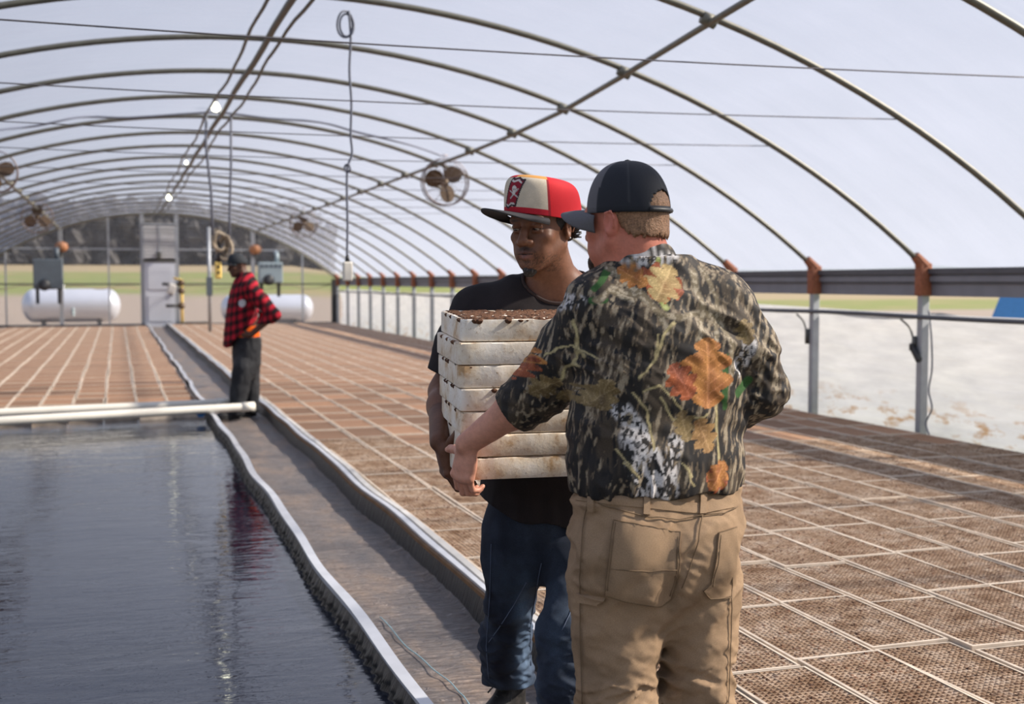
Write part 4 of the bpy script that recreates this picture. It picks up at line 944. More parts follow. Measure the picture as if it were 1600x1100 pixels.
# ------------------------------------------------------------------ the man in the camouflage shirt
D=2.95; SC=FPX/D
man=empty('person',(1.26,2.74,0)); tag(man,'person in camouflage shirt, tan trousers and dark cap, seen from behind gripping the stack','person')
MO=V(man.location)
class Off:                      # children keep world-built coordinates under a root that stands at the feet
    pass
def to_root(o,root): o.matrix_parent_inverse=Matrix.Translation(root.location).inverted(); return o
RB=frame((-.06,1,0)); RTn=np.array([RT.x,RT.y,0]); VD=np.array([math.sin(YAW),math.cos(YAW),0])
def sec(y,xl,xr,b,dd=0.0,base=D,al=.42,ca=.906):
    sil=(xr-xl)/2/FPX*(base+dd); a=math.sqrt(max(1e-5,sil*sil-(b*al)**2))/ca; return (A((xl+xr)/2,y,base+dd),a,b)
shL,elL,wrL=A(930,494,2.92),A(850,606,3.06),A(729,694,3.15)
shR,elR,wrR=A(1128,494,2.97),A(1181,604,3.02),A(1085,690,3.20)
hc=A(977,346,2.95); psi=math.radians(35); viewd=A(977,346,1)-V(EYE); viewd[2]=0; viewd/=np.linalg.norm(viewd); rgt=np.array([viewd[1],-viewd[0],0])
HR=frame(-rgt*math.cos(psi)+viewd*math.sin(psi)+np.array([0,0,-.03])); HS=.985
B=Solid(); HL=head(B,hc,HR,HS,1.02,1.0,.9,1.1)
B.chain([HL(0,-.028,-.045),HL(0,-.03,-.10),A(1012,425,2.95)],[.058,.062,.072],.035)
B.ell(HL(0,-.060,-.055),(.052,.035,.045),.03,HR)
B.loft([sec(760,912,1146,.10),sec(650,906,1148,.105),sec(540,920,1146,.105),sec(470,940,1128,.09),sec(435,965,1075,.06)],RB,.04)
B.chain([A(1012,440,2.95),shL,elL],[.06,.056,.046],.05); B.chain([elL,elL+(wrL-elL)*.35,wrL],[.043,.046,.030],.03)
B.chain([A(1012,440,2.95),shR,elR],[.06,.056,.046],.05); B.chain([elR,elR+(wrR-elR)*.35,wrR],[.043,.046,.030],.03)
ipx=lambda dx,dy,dd:RTn*dx+np.array([0,0,-dy])+VD*dd
hand(B,wrL+ipx(.004,.0,.0),ipx(-.16,.95,.10),ipx(-.72,.0,-.70),True,1.02,(.45,1.0,.75),(.15,.85,-.30),.15)
hand(B,wrR,ipx(-.1,.6,.7),ipx(.8,0,-.3),False,1.0,(.5,.7,.5))
E_HL=HL; E_HR=HR
def skin_pale(P):
    q=(P-hc)@HR/HS; c=np.tile(np.array([.60,.30,.215]),(len(P),1)); red=np.array([.52,.165,.105])
    hd=sst(P[:,2],1.35,1.45); n=fbm(P,28,11); c=c+(red-c)*np.clip(hd*(.72+.5*n),0,1)[:,None]
    arm=1-hd; c=c+(np.array([.56,.25,.165])-c)*(arm*(.3+.5*fbm(P,14,5)))[:,None]
    ear=(np.abs(q[:,0])>.076)&(np.abs(q[:,2]+.006)<.04); c[ear]=c[ear]*.5+np.array([.62,.20,.15])*.5
    brow=np.maximum(0,1-np.sqrt(((np.abs(q[:,0])-.032)/.022)**2+((q[:,2]-.023)/.006)**2))*(q[:,1]>.06); c=c*(1-.6*np.clip(brow*3,0,1))[:,None]
    lips=(np.abs(q[:,0])<.026)&(np.abs(q[:,2]+.071)<.011)&(q[:,1]>.082); c[lips]=(.45,.17,.15)
    eye=(np.abs(np.abs(q[:,0])-.032)<.013)&(np.abs(q[:,2])<.004)&(q[:,1]>.08); c[eye]=(.06,.05,.05)
    return c
VFb=B.mesh(.0037,1)
body=to_root(mesh_obj('body',VFb,M['skin_pale'],man,skin_pale),man)
# hair and beard
H=Solid(); H.ell(HL(0,-.016,.030),(.0795*HS,.1005*HS,.086*HS),.01,HR); H.ell(HL(0,-.055,-.035),(.066*HS,.056*HS,.05*HS),.03,HR)
def hcut(P,d):
    q=(P-hc)@HR/HS; lim=-.042+.080*sst(q[:,1],-.075,.02)+.022*(vnoise(q*np.array([330,330,40]),1.0,2)-.5)
    return np.maximum(np.maximum(d,(lim-q[:,2])),q[:,1]-.02)
H.post.append(hcut); H.disp.append(lambda P:-.0025*vnoise(((P-hc)@HR)*np.array([420,420,90]),1.0,4))
hair=to_root(mesh_obj('hair',H.mesh(.003,1),M['hair'],man,lambda P:np.array([.25,.135,.075])+(vnoise(((P-hc)@HR)*np.array([500,500,60]),1,3)[:,None]-.4)*np.array([.16,.09,.05])),man); hair['label']='short light brown hair'
G=Solid(); G.ell(HL(0,.080,-.106),(.027*HS,.020*HS,.026*HS),.015,HR); G.chain([HL(-.029,.079,-.074),HL(-.026,.078,-.098),HL(0,.088,-.118),HL(.026,.078,-.098),HL(.029,.079,-.074)],[.007,.011,.013,.011,.007],.012); G.disp.append(lambda P:-.004*vnoise(P*np.array([330,330,110]),1.0,8))
be=to_root(mesh_obj('beard',G.mesh(.003,1),M['hair'],man,flat((.045,.022,.014))),man); be['label']='dark brown goatee beard'
# shirt
Sh=Solid()
Sh.loft([sec(779,910,1149,.118),sec(766,900,1152,.130),sec(745,894,1155,.138),sec(700,893,1156,.136),sec(650,896,1157,.134),sec(600,902,1158,.134),sec(550,909,1159,.134),sec(505,914,1157,.130),sec(470,926,1143,.118),sec(445,945,1112,.100),sec(425,952,1084,.092),sec(405,955,1066,.086)],RB,.03,2.4)
Sh.chain([A(985,437,2.94),A(940,474,2.92),shL+ipx(.01,.0,0),(shL+elL)/2,elL+(shL-elL)*.1],[.060,.076,.079,.073,.068],.035)
cuL=elL+(wrL-elL)*.36; Sh.chain([elL+(shL-elL)*.1,elL+(wrL-elL)*.16,cuL],[.068,.059,.052],.02)
for f,r_ in ((.06,.064),(.19,.062),(.34,.0605)): q=elL+(wrL-elL)*f; u=(wrL-elL)/np.linalg.norm(wrL-elL); Sh.cone(q-u*.012,q+u*.012,r_-.004,r_-.006,.006); Sh.cone(q-u*.003,q+u*.003,r_,r_,.006)
Sh.chain([A(1055,432,2.94),A(1108,468,2.96),shR,(shR+elR)/2+ipx(.008,0,0),elR],[.060,.076,.078,.075,.070],.035)
cuR=elR+(wrR-elR)*.30; Sh.chain([elR,cuR],[.069,.054],.02)
for f,r_ in ((.02,.074),(.15,.068),(.27,.064)): q=elR+(wrR-elR)*f; u=(wrR-elR)/np.linalg.norm(wrR-elR); Sh.cone(q-u*.012,q+u*.012,r_-.005,r_-.007,.006); Sh.cone(q-u*.003,q+u*.003,r_,r_,.006)
def shirt_fold(P):
    z=P[:,2]; low=sst(z,1.12,.97); q=P@RB
    d=.020*low*fold(q,(24,24,7),21,1.4)                                   # blousing above the belt
    d=d+.013*fold(q@np.array([[.9,0,.43],[0,1,0],[-.43,0,.9]]),(7,7,15),33,1.3)*(1-low)                              # soft cross folds on the back
    for j,amp in ((elL,.020),(elR,.022)):
        w=np.exp(-((P-j)**2).sum(1)/.011); d=d+amp*w*fold(q,(22,22,34),44)
    for j in (A(935,560,2.85),A(1150,560,2.9)):
        w=np.exp(-((P-j)**2).sum(1)/.02); d=d+.018*w*fold(q@np.array([[.8,0,.6],[0,1,0],[-.6,0,.8]]),(8,8,30),55)
    return -d
Sh.disp.append(shirt_fold)
def shirt_post(P,d):
    nk=np.sqrt((((P-HL(0,-.03,-.10))@RB*np.array([1,1,.55]))**2).sum(1))-.062
    zt=V(A(1010,398,2.95))[2]
    for j,u in ((cuL,(wrL-elL)),(cuR,(wrR-elR))):
        u=u/np.linalg.norm(u); m=np.sqrt(((P-j)**2).sum(1))<.12; d=np.where(m,np.maximum(d,(P-j)@u-.012),d)
    d=np.maximum(d,P[:,2]-zt); hem=V(A(1025,775,2.85))[2]; d=np.maximum(d,hem+.006*np.sin(P[:,0]*40)-P[:,2])
    return np.maximum(d,-(d+.009))
Sh.post.append(shirt_post)
# the print: bark, twigs and oak leaves laid on the cloth
def uvpx(x,y,d=D-.12): p=A(x,y,d); return np.array([p@RB[:,0],p[2]])
def leaf(U,c,c2,wd,lobes=3.5):
    a=np.array(c2)-np.array(c); L=np.linalg.norm(a); a=a/L; n=np.array([-a[1],a[0]]); q=U-np.array(c); s=(q@a)/L; t=(q@n)/wd
    prof=np.clip(np.sin(np.clip(s,0,1)*PI)**.6,0,1)*(.42+.58*np.abs(np.sin(lobes*PI*np.clip(s,0,1)+.5))**.8)
    m=(s>0)&(s<1)&(np.abs(t)<prof); vein=np.minimum(np.abs(t)*1.0,np.abs(((s*lobes*1.0-np.abs(t)*.9)%.5)-.25)*1.6)
    return m,vein,s,t
LEAVES=[((1112,640),(1108,528),.078,0),((1078,622),(1040,568),.045,1),((1092,655),(1118,708),.04,3),((1075,455),(1000,428),.05,1),((1020,470),(1062,415),.045,2),((1012,446),(978,418),.03,0),
 ((1155,760),(1112,742),.04,1),((1150,725),(1120,768),.035,0),((932,640),(940,590),.032,4),((912,632),(950,604),.022,4),((868,540),(838,590),.04,0),((842,602),(868,560),.035,1),((872,625),(905,600),.035,4),
 ((1075,690),(1060,640),.03,4),((1195,540),(1180,500),.03,4),((790,640),(812,604),.025,4)]
LC=[((.50,.22,.06),(.20,.06,.02)),((.38,.10,.035),(.13,.03,.015)),((.52,.38,.17),(.26,.14,.05)),((.42,.25,.10),(.17,.08,.03)),((.24,.17,.075),(.085,.055,.025))]
BR=[([(960,452),(1000,462),(1028,492),(1060,498),(1100,486),(1140,500),(1158,540),(1160,600)],.0105,0),([(968,418),(990,450),(1022,488),(1035,520)],.009,0),([(1098,425),(1104,480),(1096,545)],.012,0),([(1040,405),(1025,440),(1035,480)],.008,2),
 ([(930,470),(955,455),(985,470)],.009,0),([(1010,560),(1030,520),(1045,505)],.0045,1),([(985,590),(1012,556),(1018,520)],.0035,1),([(1020,620),(1050,655),(1110,650)],.0035,1),([(905,500),(915,560),(900,600)],.004,1),
 ([(1140,560),(1128,640),(1138,720)],.005,1),([(880,520),(860,580),(880,620)],.0035,1),([(1085,760),(1062,722),(1078,742)],.003,1),([(950,700),(985,742),(960,720)],.003,1),([(1010,700),(1000,640),(975,610)],.0035,1),([(1120,420),(1135,470),(1128,540)],.008,0),([(1060,640),(1020,600),(990,610)],.003,1),([(930,560),(905,540),(880,560)],.003,1)]
WB=[((978,680),(1000,765),.040),((1050,690),(1030,765),.026),((1000,690),(960,640),.028),((1040,765),(1000,700),.03),((1000,400),(1060,395),.03),((800,640),(830,600),.016),((1180,580),(1195,540),.025),((880,480),(905,470),.02)]
def camo(P):
    U=np.stack([P@RB[:,0],P[:,2]],1); q=P@RB
    n1=fbm((q+.02*vnoise(q,9,3)[:,None])@np.array([[.97,0,.25],[0,1,0],[-.25,0,.97]])*np.array([1,1,.15]),115,1,3); n2=fbm(q*np.array([1,1,.3]),26,9,3); n3=fbm(q,12,15,2)
    c=np.tile(np.array([.020,.017,.016]),(len(P),1)); 
    def put(m,col): 
        m=np.clip(m,0,1)[:,None]; c[:]=c*(1-m)+np.array(col)*m
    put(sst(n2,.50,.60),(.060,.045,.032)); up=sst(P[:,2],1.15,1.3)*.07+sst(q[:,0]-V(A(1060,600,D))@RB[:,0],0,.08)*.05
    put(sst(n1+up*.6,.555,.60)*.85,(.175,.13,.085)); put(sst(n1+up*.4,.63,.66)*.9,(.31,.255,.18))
    put(sst(fbm(q*np.array([1,1,.3]),90,31,2),.66,.70),(.012,.011,.012))
    for a,b,wd in WB:
        d=dist_poly(U,[uvpx(*a),uvpx(*b)]); m=sst(d,wd,wd*.55); tx=fbm(q*np.array([1,1,.35])@np.array([[.9,0,.43],[0,1,0],[-.43,0,.9]]),125,41,3); put(m*sst(tx,.44,.52),(.50,.47,.46)); put(m*sst(tx,.58,.62)*.8,(.62,.60,.60)); put(m*sst(fbm(q,150,77,2),.58,.62),(.02,.02,.022))
    for a,b,wd in (((962,424),(930,452),.007),((925,470),(942,468),.010),((1147,560),(1146,625),.011),((1150,640),(1142,600),.008),((1205,600),(1180,618),.014)):
        d=dist_poly(U,[uvpx(*a),uvpx(*b)]); put(sst(d,wd,wd*.7),(.035,.10,.025))
    for pts,wd,k in BR:
        wv=U+.012*np.stack([fbm(P,38,71,2)-.5,fbm(P,38,73,2)-.5],1); d=dist_poly(wv,[uvpx(*p) for p in pts]); wd2=wd*(.75+.5*n3); m=sst(d,wd2,wd2*.7)
        tx=fbm(P,160,51,2); put(m,((.20,.16,.10),(.40,.33,.17),(.30,.34,.10))[k]); put(m*sst(tx,.5,.6),((.40,.34,.25),(.50,.42,.22),(.42,.45,.18))[k]); put(m*sst(d,wd2*.3,wd2*.95)*.7,(.05,.035,.025))
    for a,b,wd,k in LEAVES:
        m,vein,s,t=leaf(U,uvpx(*a),uvpx(*b),wd); hi,lo=LC[k]; g=np.clip(fbm(P,45,61,2)*1.3-.15+.25*(t>0),0,1)
        cc=np.array(lo)+(np.array(hi)-np.array(lo))*g[:,None]; cc=np.where((vein<.05)[:,None],cc*1.35+.03,cc); c[m]=cc[m]
    return c
VFs=Sh.mesh(.0036,1); shirt=to_root(mesh_obj('shirt',VFs,M['camo'],man,camo),man); shirt['label']='camouflage long-sleeved shirt with rolled cuffs'
# stand collar
cvs=[];cfs=[];NC=64
for j in range(7):
    f=j/6
    for i in range(NC+1):
        a_=math.radians(-168+336*i/NC)                      # 0 = nape
        bk=math.cos(a_); r1=.099-.012*f; p=A(1004,422,2.95)-RB[:,1]*(bk*r1*.98+.004)+RB[:,0]*math.sin(a_)*r1
        zz=(.000+.052*f)*(.78+.22*bk)+.006*math.sin(a_*5)*f+.018*bk*f-.012
        cvs.append(p+np.array([0,0,zz])+HR[:,1]*.010*f)
for j in range(6):
    for i in range(NC): a_=j*(NC+1)+i; cfs.append((a_,a_+1,a_+NC+2,a_+NC+1))
cme=bpy.data.meshes.new('collar'); cme.from_pydata([tuple(p) for p in cvs],[],cfs); cme.materials.append(M['camo']); cme.shade_smooth()
col_o=bpy.data.objects.new('collar',cme); C.objects.link(col_o); col_o.parent=shirt; col_o.modifiers.new('sub','SUBSURF').levels=2; col_o.modifiers['sub'].render_levels=2
md=col_o.modifiers.new('thick','SOLIDIFY'); md.thickness=.006
setcol(col_o,camo)
# trousers
T=Solid(); al=dict(al=.42,ca=.906)
T.loft([sec(985,1000,1070,.05),sec(950,955,1105,.085),sec(920,912,1138,.118),sec(895,899,1149,.132),sec(860,897,1153,.140),sec(815,900,1153,.134),sec(785,904,1151,.124),sec(764,908,1148,.118)],RB,.03,2.5)
for x,dd in ((975,-.045),(1085,-.01)): T.ell(A(x,862,D-.085+dd+.04),(.085,.07,.095),.05)
lgL=[A(962,890,2.94),A(963,945,2.93),A(963,1000,2.92),A(964,1090,2.91),A(968,1180,2.93),A(970,1290,2.97),A(971,1352,2.97)]; lgR=[A(1092,890,2.98),A(1092,945,2.98),A(1089,1000,2.98),A(1084,1090,2.97),A(1080,1180,2.99),A(1076,1290,3.03),A(1075,1352,3.03)]
T.chain(lgL,[.100,.101,.092,.079,.076,.078,.082],.03); T.chain(lgR,[.092,.086,.080,.080,.076,.078,.082],.03)
def tr_fold(P):
    z=P[:,2]; q=P@RB; k=sst(z,.66,.50); d=.026*k*fold(q@np.array([[.93,0,.37],[0,1,0],[-.37,0,.93]]),(6.5,6.5,21),71,1.6)+.019*(1-k)*fold(q@np.array([[.8,0,-.6],[0,1,0],[.6,0,.8]]),(7,7,15),81,1.3)
    d=d+.011*k*fold(q@np.array([[.85,0,-.5],[0,1,0],[.5,0,.85]]),(12,12,38),73,1.5)+.005*fold(q@np.array([[.9,0,.44],[0,1,0],[-.44,0,.9]]),(18,18,40),75)
    w=np.exp(-((P-A(1045,905,2.85))**2).sum(1)/.010); d=d+.010*w*fold(q@np.array([[.7,0,.7],[0,1,0],[-.7,0,.7]]),(8,8,34),85)
    return -d
T.disp.append(tr_fold)
T.chain([A(1066,880,2.79),A(1056,915,2.80),A(1044,945,2.83)],[.004,.012,.02],.045,op='s')
def seat(P,d):       # the cleft below the seat seam
    a,b=A(1079,845,2.80),A(1046,925,2.82); return d
def tan(P):
    n=fbm(P,9,91,3); c=np.array([.315,.212,.130])+(n[:,None]-.5)*np.array([.14,.095,.06]); dk=sst(fbm(P*np.array([1,1,.5]),22,95,2),.60,.75); return c*(1-.16*dk)[:,None]
VFt=T.mesh(.0042,1); tro=to_root(mesh_obj('trousers',VFt,M['canvas'],man,tan),man); tro['label']='tan canvas work trousers'
bt_=BVHTree.FromPolygons([Vector(v) for v in VFt[0]],[tuple(f) for f in VFt[1]])
def tp_patch(rows,nm,nx=14,th=.0048): o=patch(bt_,rows,nx,th,2.85,nm,M['canvas'],tro); o.matrix_parent_inverse=Matrix.Identity(4); setcol(o,tan); return o
tp_patch([(960,813,1063,832),(952,870,1060,880),(946,912,1058,906),(946,928,1050,934),(975,938,1030,947)],'back_pocket'); tp_patch([(1122,832,1150,822),(1118,870,1149,868),(1110,912,1148,915),(1098,922,1146,928),(1108,934,1142,932)],'back_pocket')
tp_patch([(901,776,1096,786),(900,782,1096,803)],'waistband',20,.003); tp_patch([(1098,786,1150,776),(1098,803,1151,792)],'waistband',8,.003)
for x,y in ((1097,764),(1010,765),(925,760)): tp_patch([(x-5,y,x+5,y),(x-5,y+40,x+5,y+40)],'belt_loop',3,.008)
tp_patch([(904,926,946,934),(906,940,936,945)],'hammer_loop',6,.012)
for pts in ([(1097,806),(1090,845),(1078,885),(1066,918)],[(921,775),(912,830),(908,900),(909,1000),(912,1098)],[(935,787),(1000,806),(1060,812),(1098,806)],[(1098,806),(1130,802),(1151,792)],[(963,817),(955,870),(950,922)],[(1060,836),(1055,905),(1047,930)],[(955,888),(1000,892),(1056,890)],[(1125,836),(1120,880),(1112,915)],[(1142,900),(1140,1000),(1136,1098)],[(960,813),(1063,832),(1060,880),(1058,906),(1050,934),(1030,947),(975,938),(946,928),(952,870),(960,813)],[(1149,824),(1122,832),(1118,870),(1110,912),(1098,922),(1108,934),(1142,934)]):
    s_=seam(bt_,pts,.0015,.0046,2.85,'seam',M['thread'],tro)
be_=Solid(); be_.loft([sec(776,905,1150,.121),sec(758,905,1150,.121)],RB,.01,2.5); zt,zb=V(A(1025,759,2.85))[2],V(A(1025,774,2.85))[2]
be_.post.append(lambda P,d:np.maximum(np.maximum(d-.002,P[:,2]-zt),zb-P[:,2])); to_root(mesh_obj('belt',be_.mesh(.004,1),M['leather'],man,flat((.020,.026,.045))),man)
for lg in (lgL,lgR):
    s_=shoe(lg[-1],(-.1,1,0),'boot',man,((.10,.06,.03),(.07,.04,.02),(.03,.025,.02),(.12,.08,.04)),1.05); to_root(s_,man)
# cap
def pc(f):
    t_=f*PI/2; e=math.cos(t_)**.80; return (.0865*e*HS/HS,.1085*e,.018+.128*math.sin(t_)**.95,-.010)
def cap_l(x,y,z): return HL(x,y,z+.10*(y+.01)*.35)
def capcol(Lc):
    th=np.abs((Lc[:,3]+PI)%(2*PI)-PI); f=Lc[:,4]; c=np.tile(np.array([.018,.020,.028]),(len(Lc),1)); fr=th<1.22+.12*f; c[fr]=(.115,.110,.122)
    sm=(np.abs(np.sin(th*3))<.05)&(f>.1); c[sm&~fr]=(.035,.037,.045); c[(f<.06)]=c[f<.06]*.8; return c
cap=to_root(cap_crown('cap',cap_l,HR,HS,pc,lambda x,y,z:(y<-.05 and ((x/.040)**2+((z-.030)/.040)**2<1) and z>.030-.0),capcol,man,M['capcloth']),man); cap['label']='dark mesh-backed baseball cap with grey front'
st_=to_root(MB().tube([cap_l(.0885*math.sin(a),-.010+.110*math.cos(a),.024) for a in np.linspace(PI-.55,PI+.55,13)],.006,6).build('cap_strap',M['black'],cap,True),man); st_.matrix_parent_inverse=Matrix.Identity(4)
b_=cap_brim('cap_bill',cap_l,.094,.080,.092,.028,.012,.046,lambda Lc:np.tile(np.array([.115,.110,.122]),(len(Lc),1)),cap,M['capcloth'],tilt=.10); b_['label']='curved grey bill'
bu=MB().lathe([(0,-.002),(.008,-.002),(.007,.003),(0,.005)],cap_l(0,-.010,.146),None,10).build('cap_button',M['black'],cap,True)
# ------------------------------------------------------------------ the man carrying the stack
D2=3.70
jm=empty('person',(1.22,3.52,0)); tag(jm,'person in black T-shirt, blue jeans and red cap, facing us, carrying the tray stack','person')
RJ=frame((-.02,-1,0))
def secj(y,xl,xr,b,dd=0.0): return sec(y,xl,xr,b,dd,D2,.332,.943)
jR,jRe,jRw=A(748,490,3.70),A(694,612,3.70),A(687,690,3.44)
jL,jLe,jLw=A(952,486,3.72),A(985,605,3.66),A(1010,700,3.45)
jc=A(847,354,3.60); jv=jc-V(EYE); jv[2]=0; jv/=np.linalg.norm(jv); jr=np.array([jv[1],-jv[0],0]); th0=math.radians(31)
JR=frame(-jv*math.cos(th0)-jr*math.sin(th0)+np.array([0,0,-.10])); JS=1.05
B=Solid(); JL=head(B,jc,JR,JS,.96,1.12,1.12,.94)
B.chain([JL(0,-.025,-.04),JL(0,-.03,-.10),A(876,448,3.68)],[.054,.056,.066],.03)
B.loft([secj(800,775,920,.09),secj(650,762,918,.095),secj(560,748,932,.112),secj(515,742,946,.108),secj(490,749,948,.098),secj(470,767,938,.085),secj(452,795,922,.074),secj(437,825,906,.063)],RJ,.05)
for q in (1,-1): B.ell(JL(q*.0325,.0905,-.0030),(.0120*JS,.0085*JS,.0022*JS),.0012,JR,op='s')      # parted lids
B.chain([A(862,462,3.70),jR,jRe],[.055,.056,.043],.05); B.chain([jRe,jRe+(jRw-jRe)*.3,jRw],[.043,.043,.029],.03)
B.chain([A(880,462,3.70),jL,jLe],[.055,.056,.043],.05); B.chain([jLe,jLe+(jLw-jLe)*.3,jLw],[.043,.043,.029],.03)
hand(B,jRw,ipx(.22,.95,.0),ipx(-.95,0,-.25),False,1.04,(.35,.9,.6),(-.65,.75,-.45),.2)
hand(B,jLw,ipx(-.2,.9,-.1),ipx(.9,0,.1),True,1.04,(.4,.8,.6))
def skin_dark(P):
    q=(P-jc)@JR/JS; n=fbm(P,22,13); c=np.array([.175,.074,.040])+(n[:,None]-.5)*np.array([.07,.034,.02]); c=np.array(c)
    ax=np.abs(q[:,0]); near=(np.abs(q)<.14).all(1)
    def dark(m,col,s=1.0):
        m=np.clip(m,0,1)*near*s; c[:]=c*(1-m[:,None])+np.array(col)*m[:,None]
    dark(sst(q[:,2],.03,.05)*.3,(.09,.036,.02)); fr=q[:,1]>.05
    dark(np.exp(-(((ax-.032)/.019)**2+((q[:,2]-.0225-.0*ax)/.0045)**2)**1.2)*fr,(.016,.010,.008),.9)                # brows
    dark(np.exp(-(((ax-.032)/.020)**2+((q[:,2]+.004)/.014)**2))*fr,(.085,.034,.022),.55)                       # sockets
    sl=np.abs(q[:,2]+.0030+.10*(ax-.032)**2/.013); dark((sl<.0036)*(np.abs(ax-.032)<.0150)*(q[:,2]>-.0035)*fr*1.0,(.012,.008,.008)); dark(np.exp(-((q[:,2]-.0115)/.0016)**2)*(np.abs(ax-.032)<.015)*fr,(.05,.02,.013),.6)
    dark(np.exp(-((ax/.026)**2+((q[:,2]+.0545+.12*ax)/.0075)**2)**1.5)*fr*(.7+.3*sst(fbm(P,420,3,1),.25,.55)),(.014,.010,.009),.97)  # moustache
    dark(np.exp(-(((ax-.029)/.006)**2+((q[:,2]+.078)/.020)**2)**1.5)*fr*sst(fbm(P,420,4,1),.3,.6),(.016,.011,.010),.8)
    dark(np.exp(-((ax/.016)**2+((q[:,2]+.0905)/.006)**2)**1.5)*fr*sst(fbm(P,420,5,1),.3,.6),(.016,.011,.010),.8)
    dark(sst(q[:,2],-.062,-.085)*sst(q[:,1],-.03,.03)*(q[:,2]>-.125)*sst(fbm(P,380,6,1),.45,.65),(.03,.018,.014),.6)
    lip=np.exp(-((ax/.024)**2+((q[:,2]+.0765)/.0075)**2)**2)*(q[:,1]>.078); dark(lip,(.21,.095,.085),.85); dark(np.exp(-((ax/.024)**2+((q[:,2]+.0645)/.0045)**2)**2)*(q[:,1]>.08),(.09,.035,.03),.8)
    dark((np.abs(q[:,2]+.0702)<.0017)*(ax<.024)*fr*1.0,(.02,.010,.010)); 
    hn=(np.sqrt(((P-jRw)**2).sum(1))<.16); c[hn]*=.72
    return c
body2=to_root(mesh_obj('body',B.mesh(.0029,1),M['skin_dark'],jm,skin_dark),jm)
for q in (1,-1):
    ec=JL(q*.0320,.0757,-.0010); gz=JR@np.array([.34,.88,-.22]); gz/=np.linalg.norm(gz); bm=bmesh.new(); bmesh.ops.create_uvsphere(bm,u_segments=32,v_segments=20,radius=.0128*JS); me=bpy.data.meshes.new('eye'); 
    for v_ in bm.verts: v_.co+=Vector(ec)
    bm.to_mesh(me); bm.free(); me.materials.append(M['eye']); me.shade_smooth(); eo=bpy.data.objects.new('eye',me); C.objects.link(eo); eo.parent=jm; to_root(eo,jm)
    def ecol(P):
        k=((P-ec)/(.0128*JS))@gz; c=np.tile(np.array([.26,.20,.165]),(len(P),1)); c[k>.80]=(.035,.018,.010); c[k>.965]=(.004,.004,.004); return c
    setcol(eo,ecol)
H=Solid(); H.ell(JL(0,-.018,.030),(.0775*JS,.0995*JS,.086*JS),.01,JR); H.ell(JL(0,-.055,-.02),(.064*JS,.055*JS,.045*JS),.03,JR)
def hcut2(P,d):
    q=(P-jc)@JR/JS; lim=-.050+.060*sst(q[:,1],-.085,-.03)-.045*np.exp(-((q[:,1]-.012)/.011)**2)+.004*vnoise(P,260,2); return np.maximum(np.maximum(d,lim-q[:,2]),q[:,1]-.032)
H.post.append(hcut2); H.disp.append(lambda P:-.003*vnoise(P,420,4))
hr=to_root(mesh_obj('hair',H.mesh(.003,1),M['hair'],jm,flat((.012,.009,.009))),jm); hr['label']='short black hair'
lk=MB(); r_=random.Random(5)
for k in range(5):
    p=JL(-.080+.004*k,-.040-.006*k,-.012-.006*k); d_=JR@np.array([-.5-.2*r_.random(),-.5,-.25+.5*r_.random()]); d_/=np.linalg.norm(d_)
    lk.tube([p,p+d_*.013,p+d_*.024+np.array([0,0,-.003+.010*(k%2)])],[.0045,.004,.0025],6)
lk_=lk.build('hair_lock',M['black'],hr,True)
G=Solid(); G.ell(JL(0,.074,-.112),(.017*JS,.0130*JS,.020*JS),.012,JR); G.chain([JL(-.027,.072,-.084),JL(-.022,.073,-.102),JL(0,.083,-.120),JL(.022,.073,-.102),JL(.027,.072,-.084)],[.004,.006,.009,.006,.004],.01); G.disp.append(lambda P:-.006*vnoise(P*np.array([300,300,120]),1.0,8))
gb=to_root(mesh_obj('beard',G.mesh(.003,1),M['hair'],jm,lambda P:np.array([.020,.015,.013])+((vnoise(P,330,3)>.70)*sst((P-jc)@JR[:,2],-.105,-.125))[:,None]*np.array([.07,.065,.06])),jm); gb['label']='short greying chin beard'
er=to_root(MB().lathe([(0,-.003),(.003,-.001),(.003,.001),(0,.003)],JL(-.0835,-.010,-.034),None,8).build('ear_stud',M['zinc'],jm,True),jm)
# T-shirt
Ts=Solid()
Ts.loft([secj(850,766,926,.130),secj(825,757,929,.140),secj(790,753,930,.138),secj(745,756,930,.128),secj(650,748,930,.126),secj(560,738,942,.124),secj(515,731,955,.118),secj(490,738,958,.106),secj(470,757,946,.092),secj(450,786,930,.080),secj(436,815,915,.07)],RJ,.03,2.35)
u=(jRe-jR)/np.linalg.norm(jRe-jR); seR=jR+u*.215; Ts.chain([A(800,466,3.69),jR,jR+u*.12,seR+u*.02],[.062,.076,.080,.074],.04)
u2=(jLe-jL)/np.linalg.norm(jLe-jL); seL=jL+u2*.21; Ts.chain([A(905,466,3.70),jL,jL+u2*.12,seL+u2*.02],[.062,.076,.080,.074],.04)
def ts_fold(P):
    q=P@RJ; low=sst(P[:,2],1.0,.8); d=.013*low*fold(q,(17,17,5),121)+.008*(1-low)*fold(q@np.array([[.8,0,.6],[0,1,0],[-.6,0,.8]]),(8,8,17),131)
    for j in (jR,jL): d=d+.010*np.exp(-((P-j-u*.1)**2).sum(1)/.012)*fold(q,(14,14,26),141)
    return -d
Ts.disp.append(ts_fold)
nkc=A(869,436,3.64)
def ts_post(P,d):
    q=(P-nkc)@RJ; hole=np.sqrt((q[:,0]/.108)**2+((q[:,1]-.01)/.10)**2+((q[:,2]-.01)/.085)**2)-1; d=np.maximum(d,-hole*.08)
    for j,uu in ((seR,u),(seL,u2)):
        m=np.sqrt(((P-j)**2).sum(1))<.13; d=np.where(m,np.maximum(d,(P-j)@uu),d)
    x=(P-A(838,800,D2))@RTn; z0=V(A(838,815,D2-.1))[2]-.30*np.clip(x,-.2,.25)+.010*np.sin(x*30); d=np.maximum(d,z0-P[:,2])
    return np.maximum(d,-(d+.009))
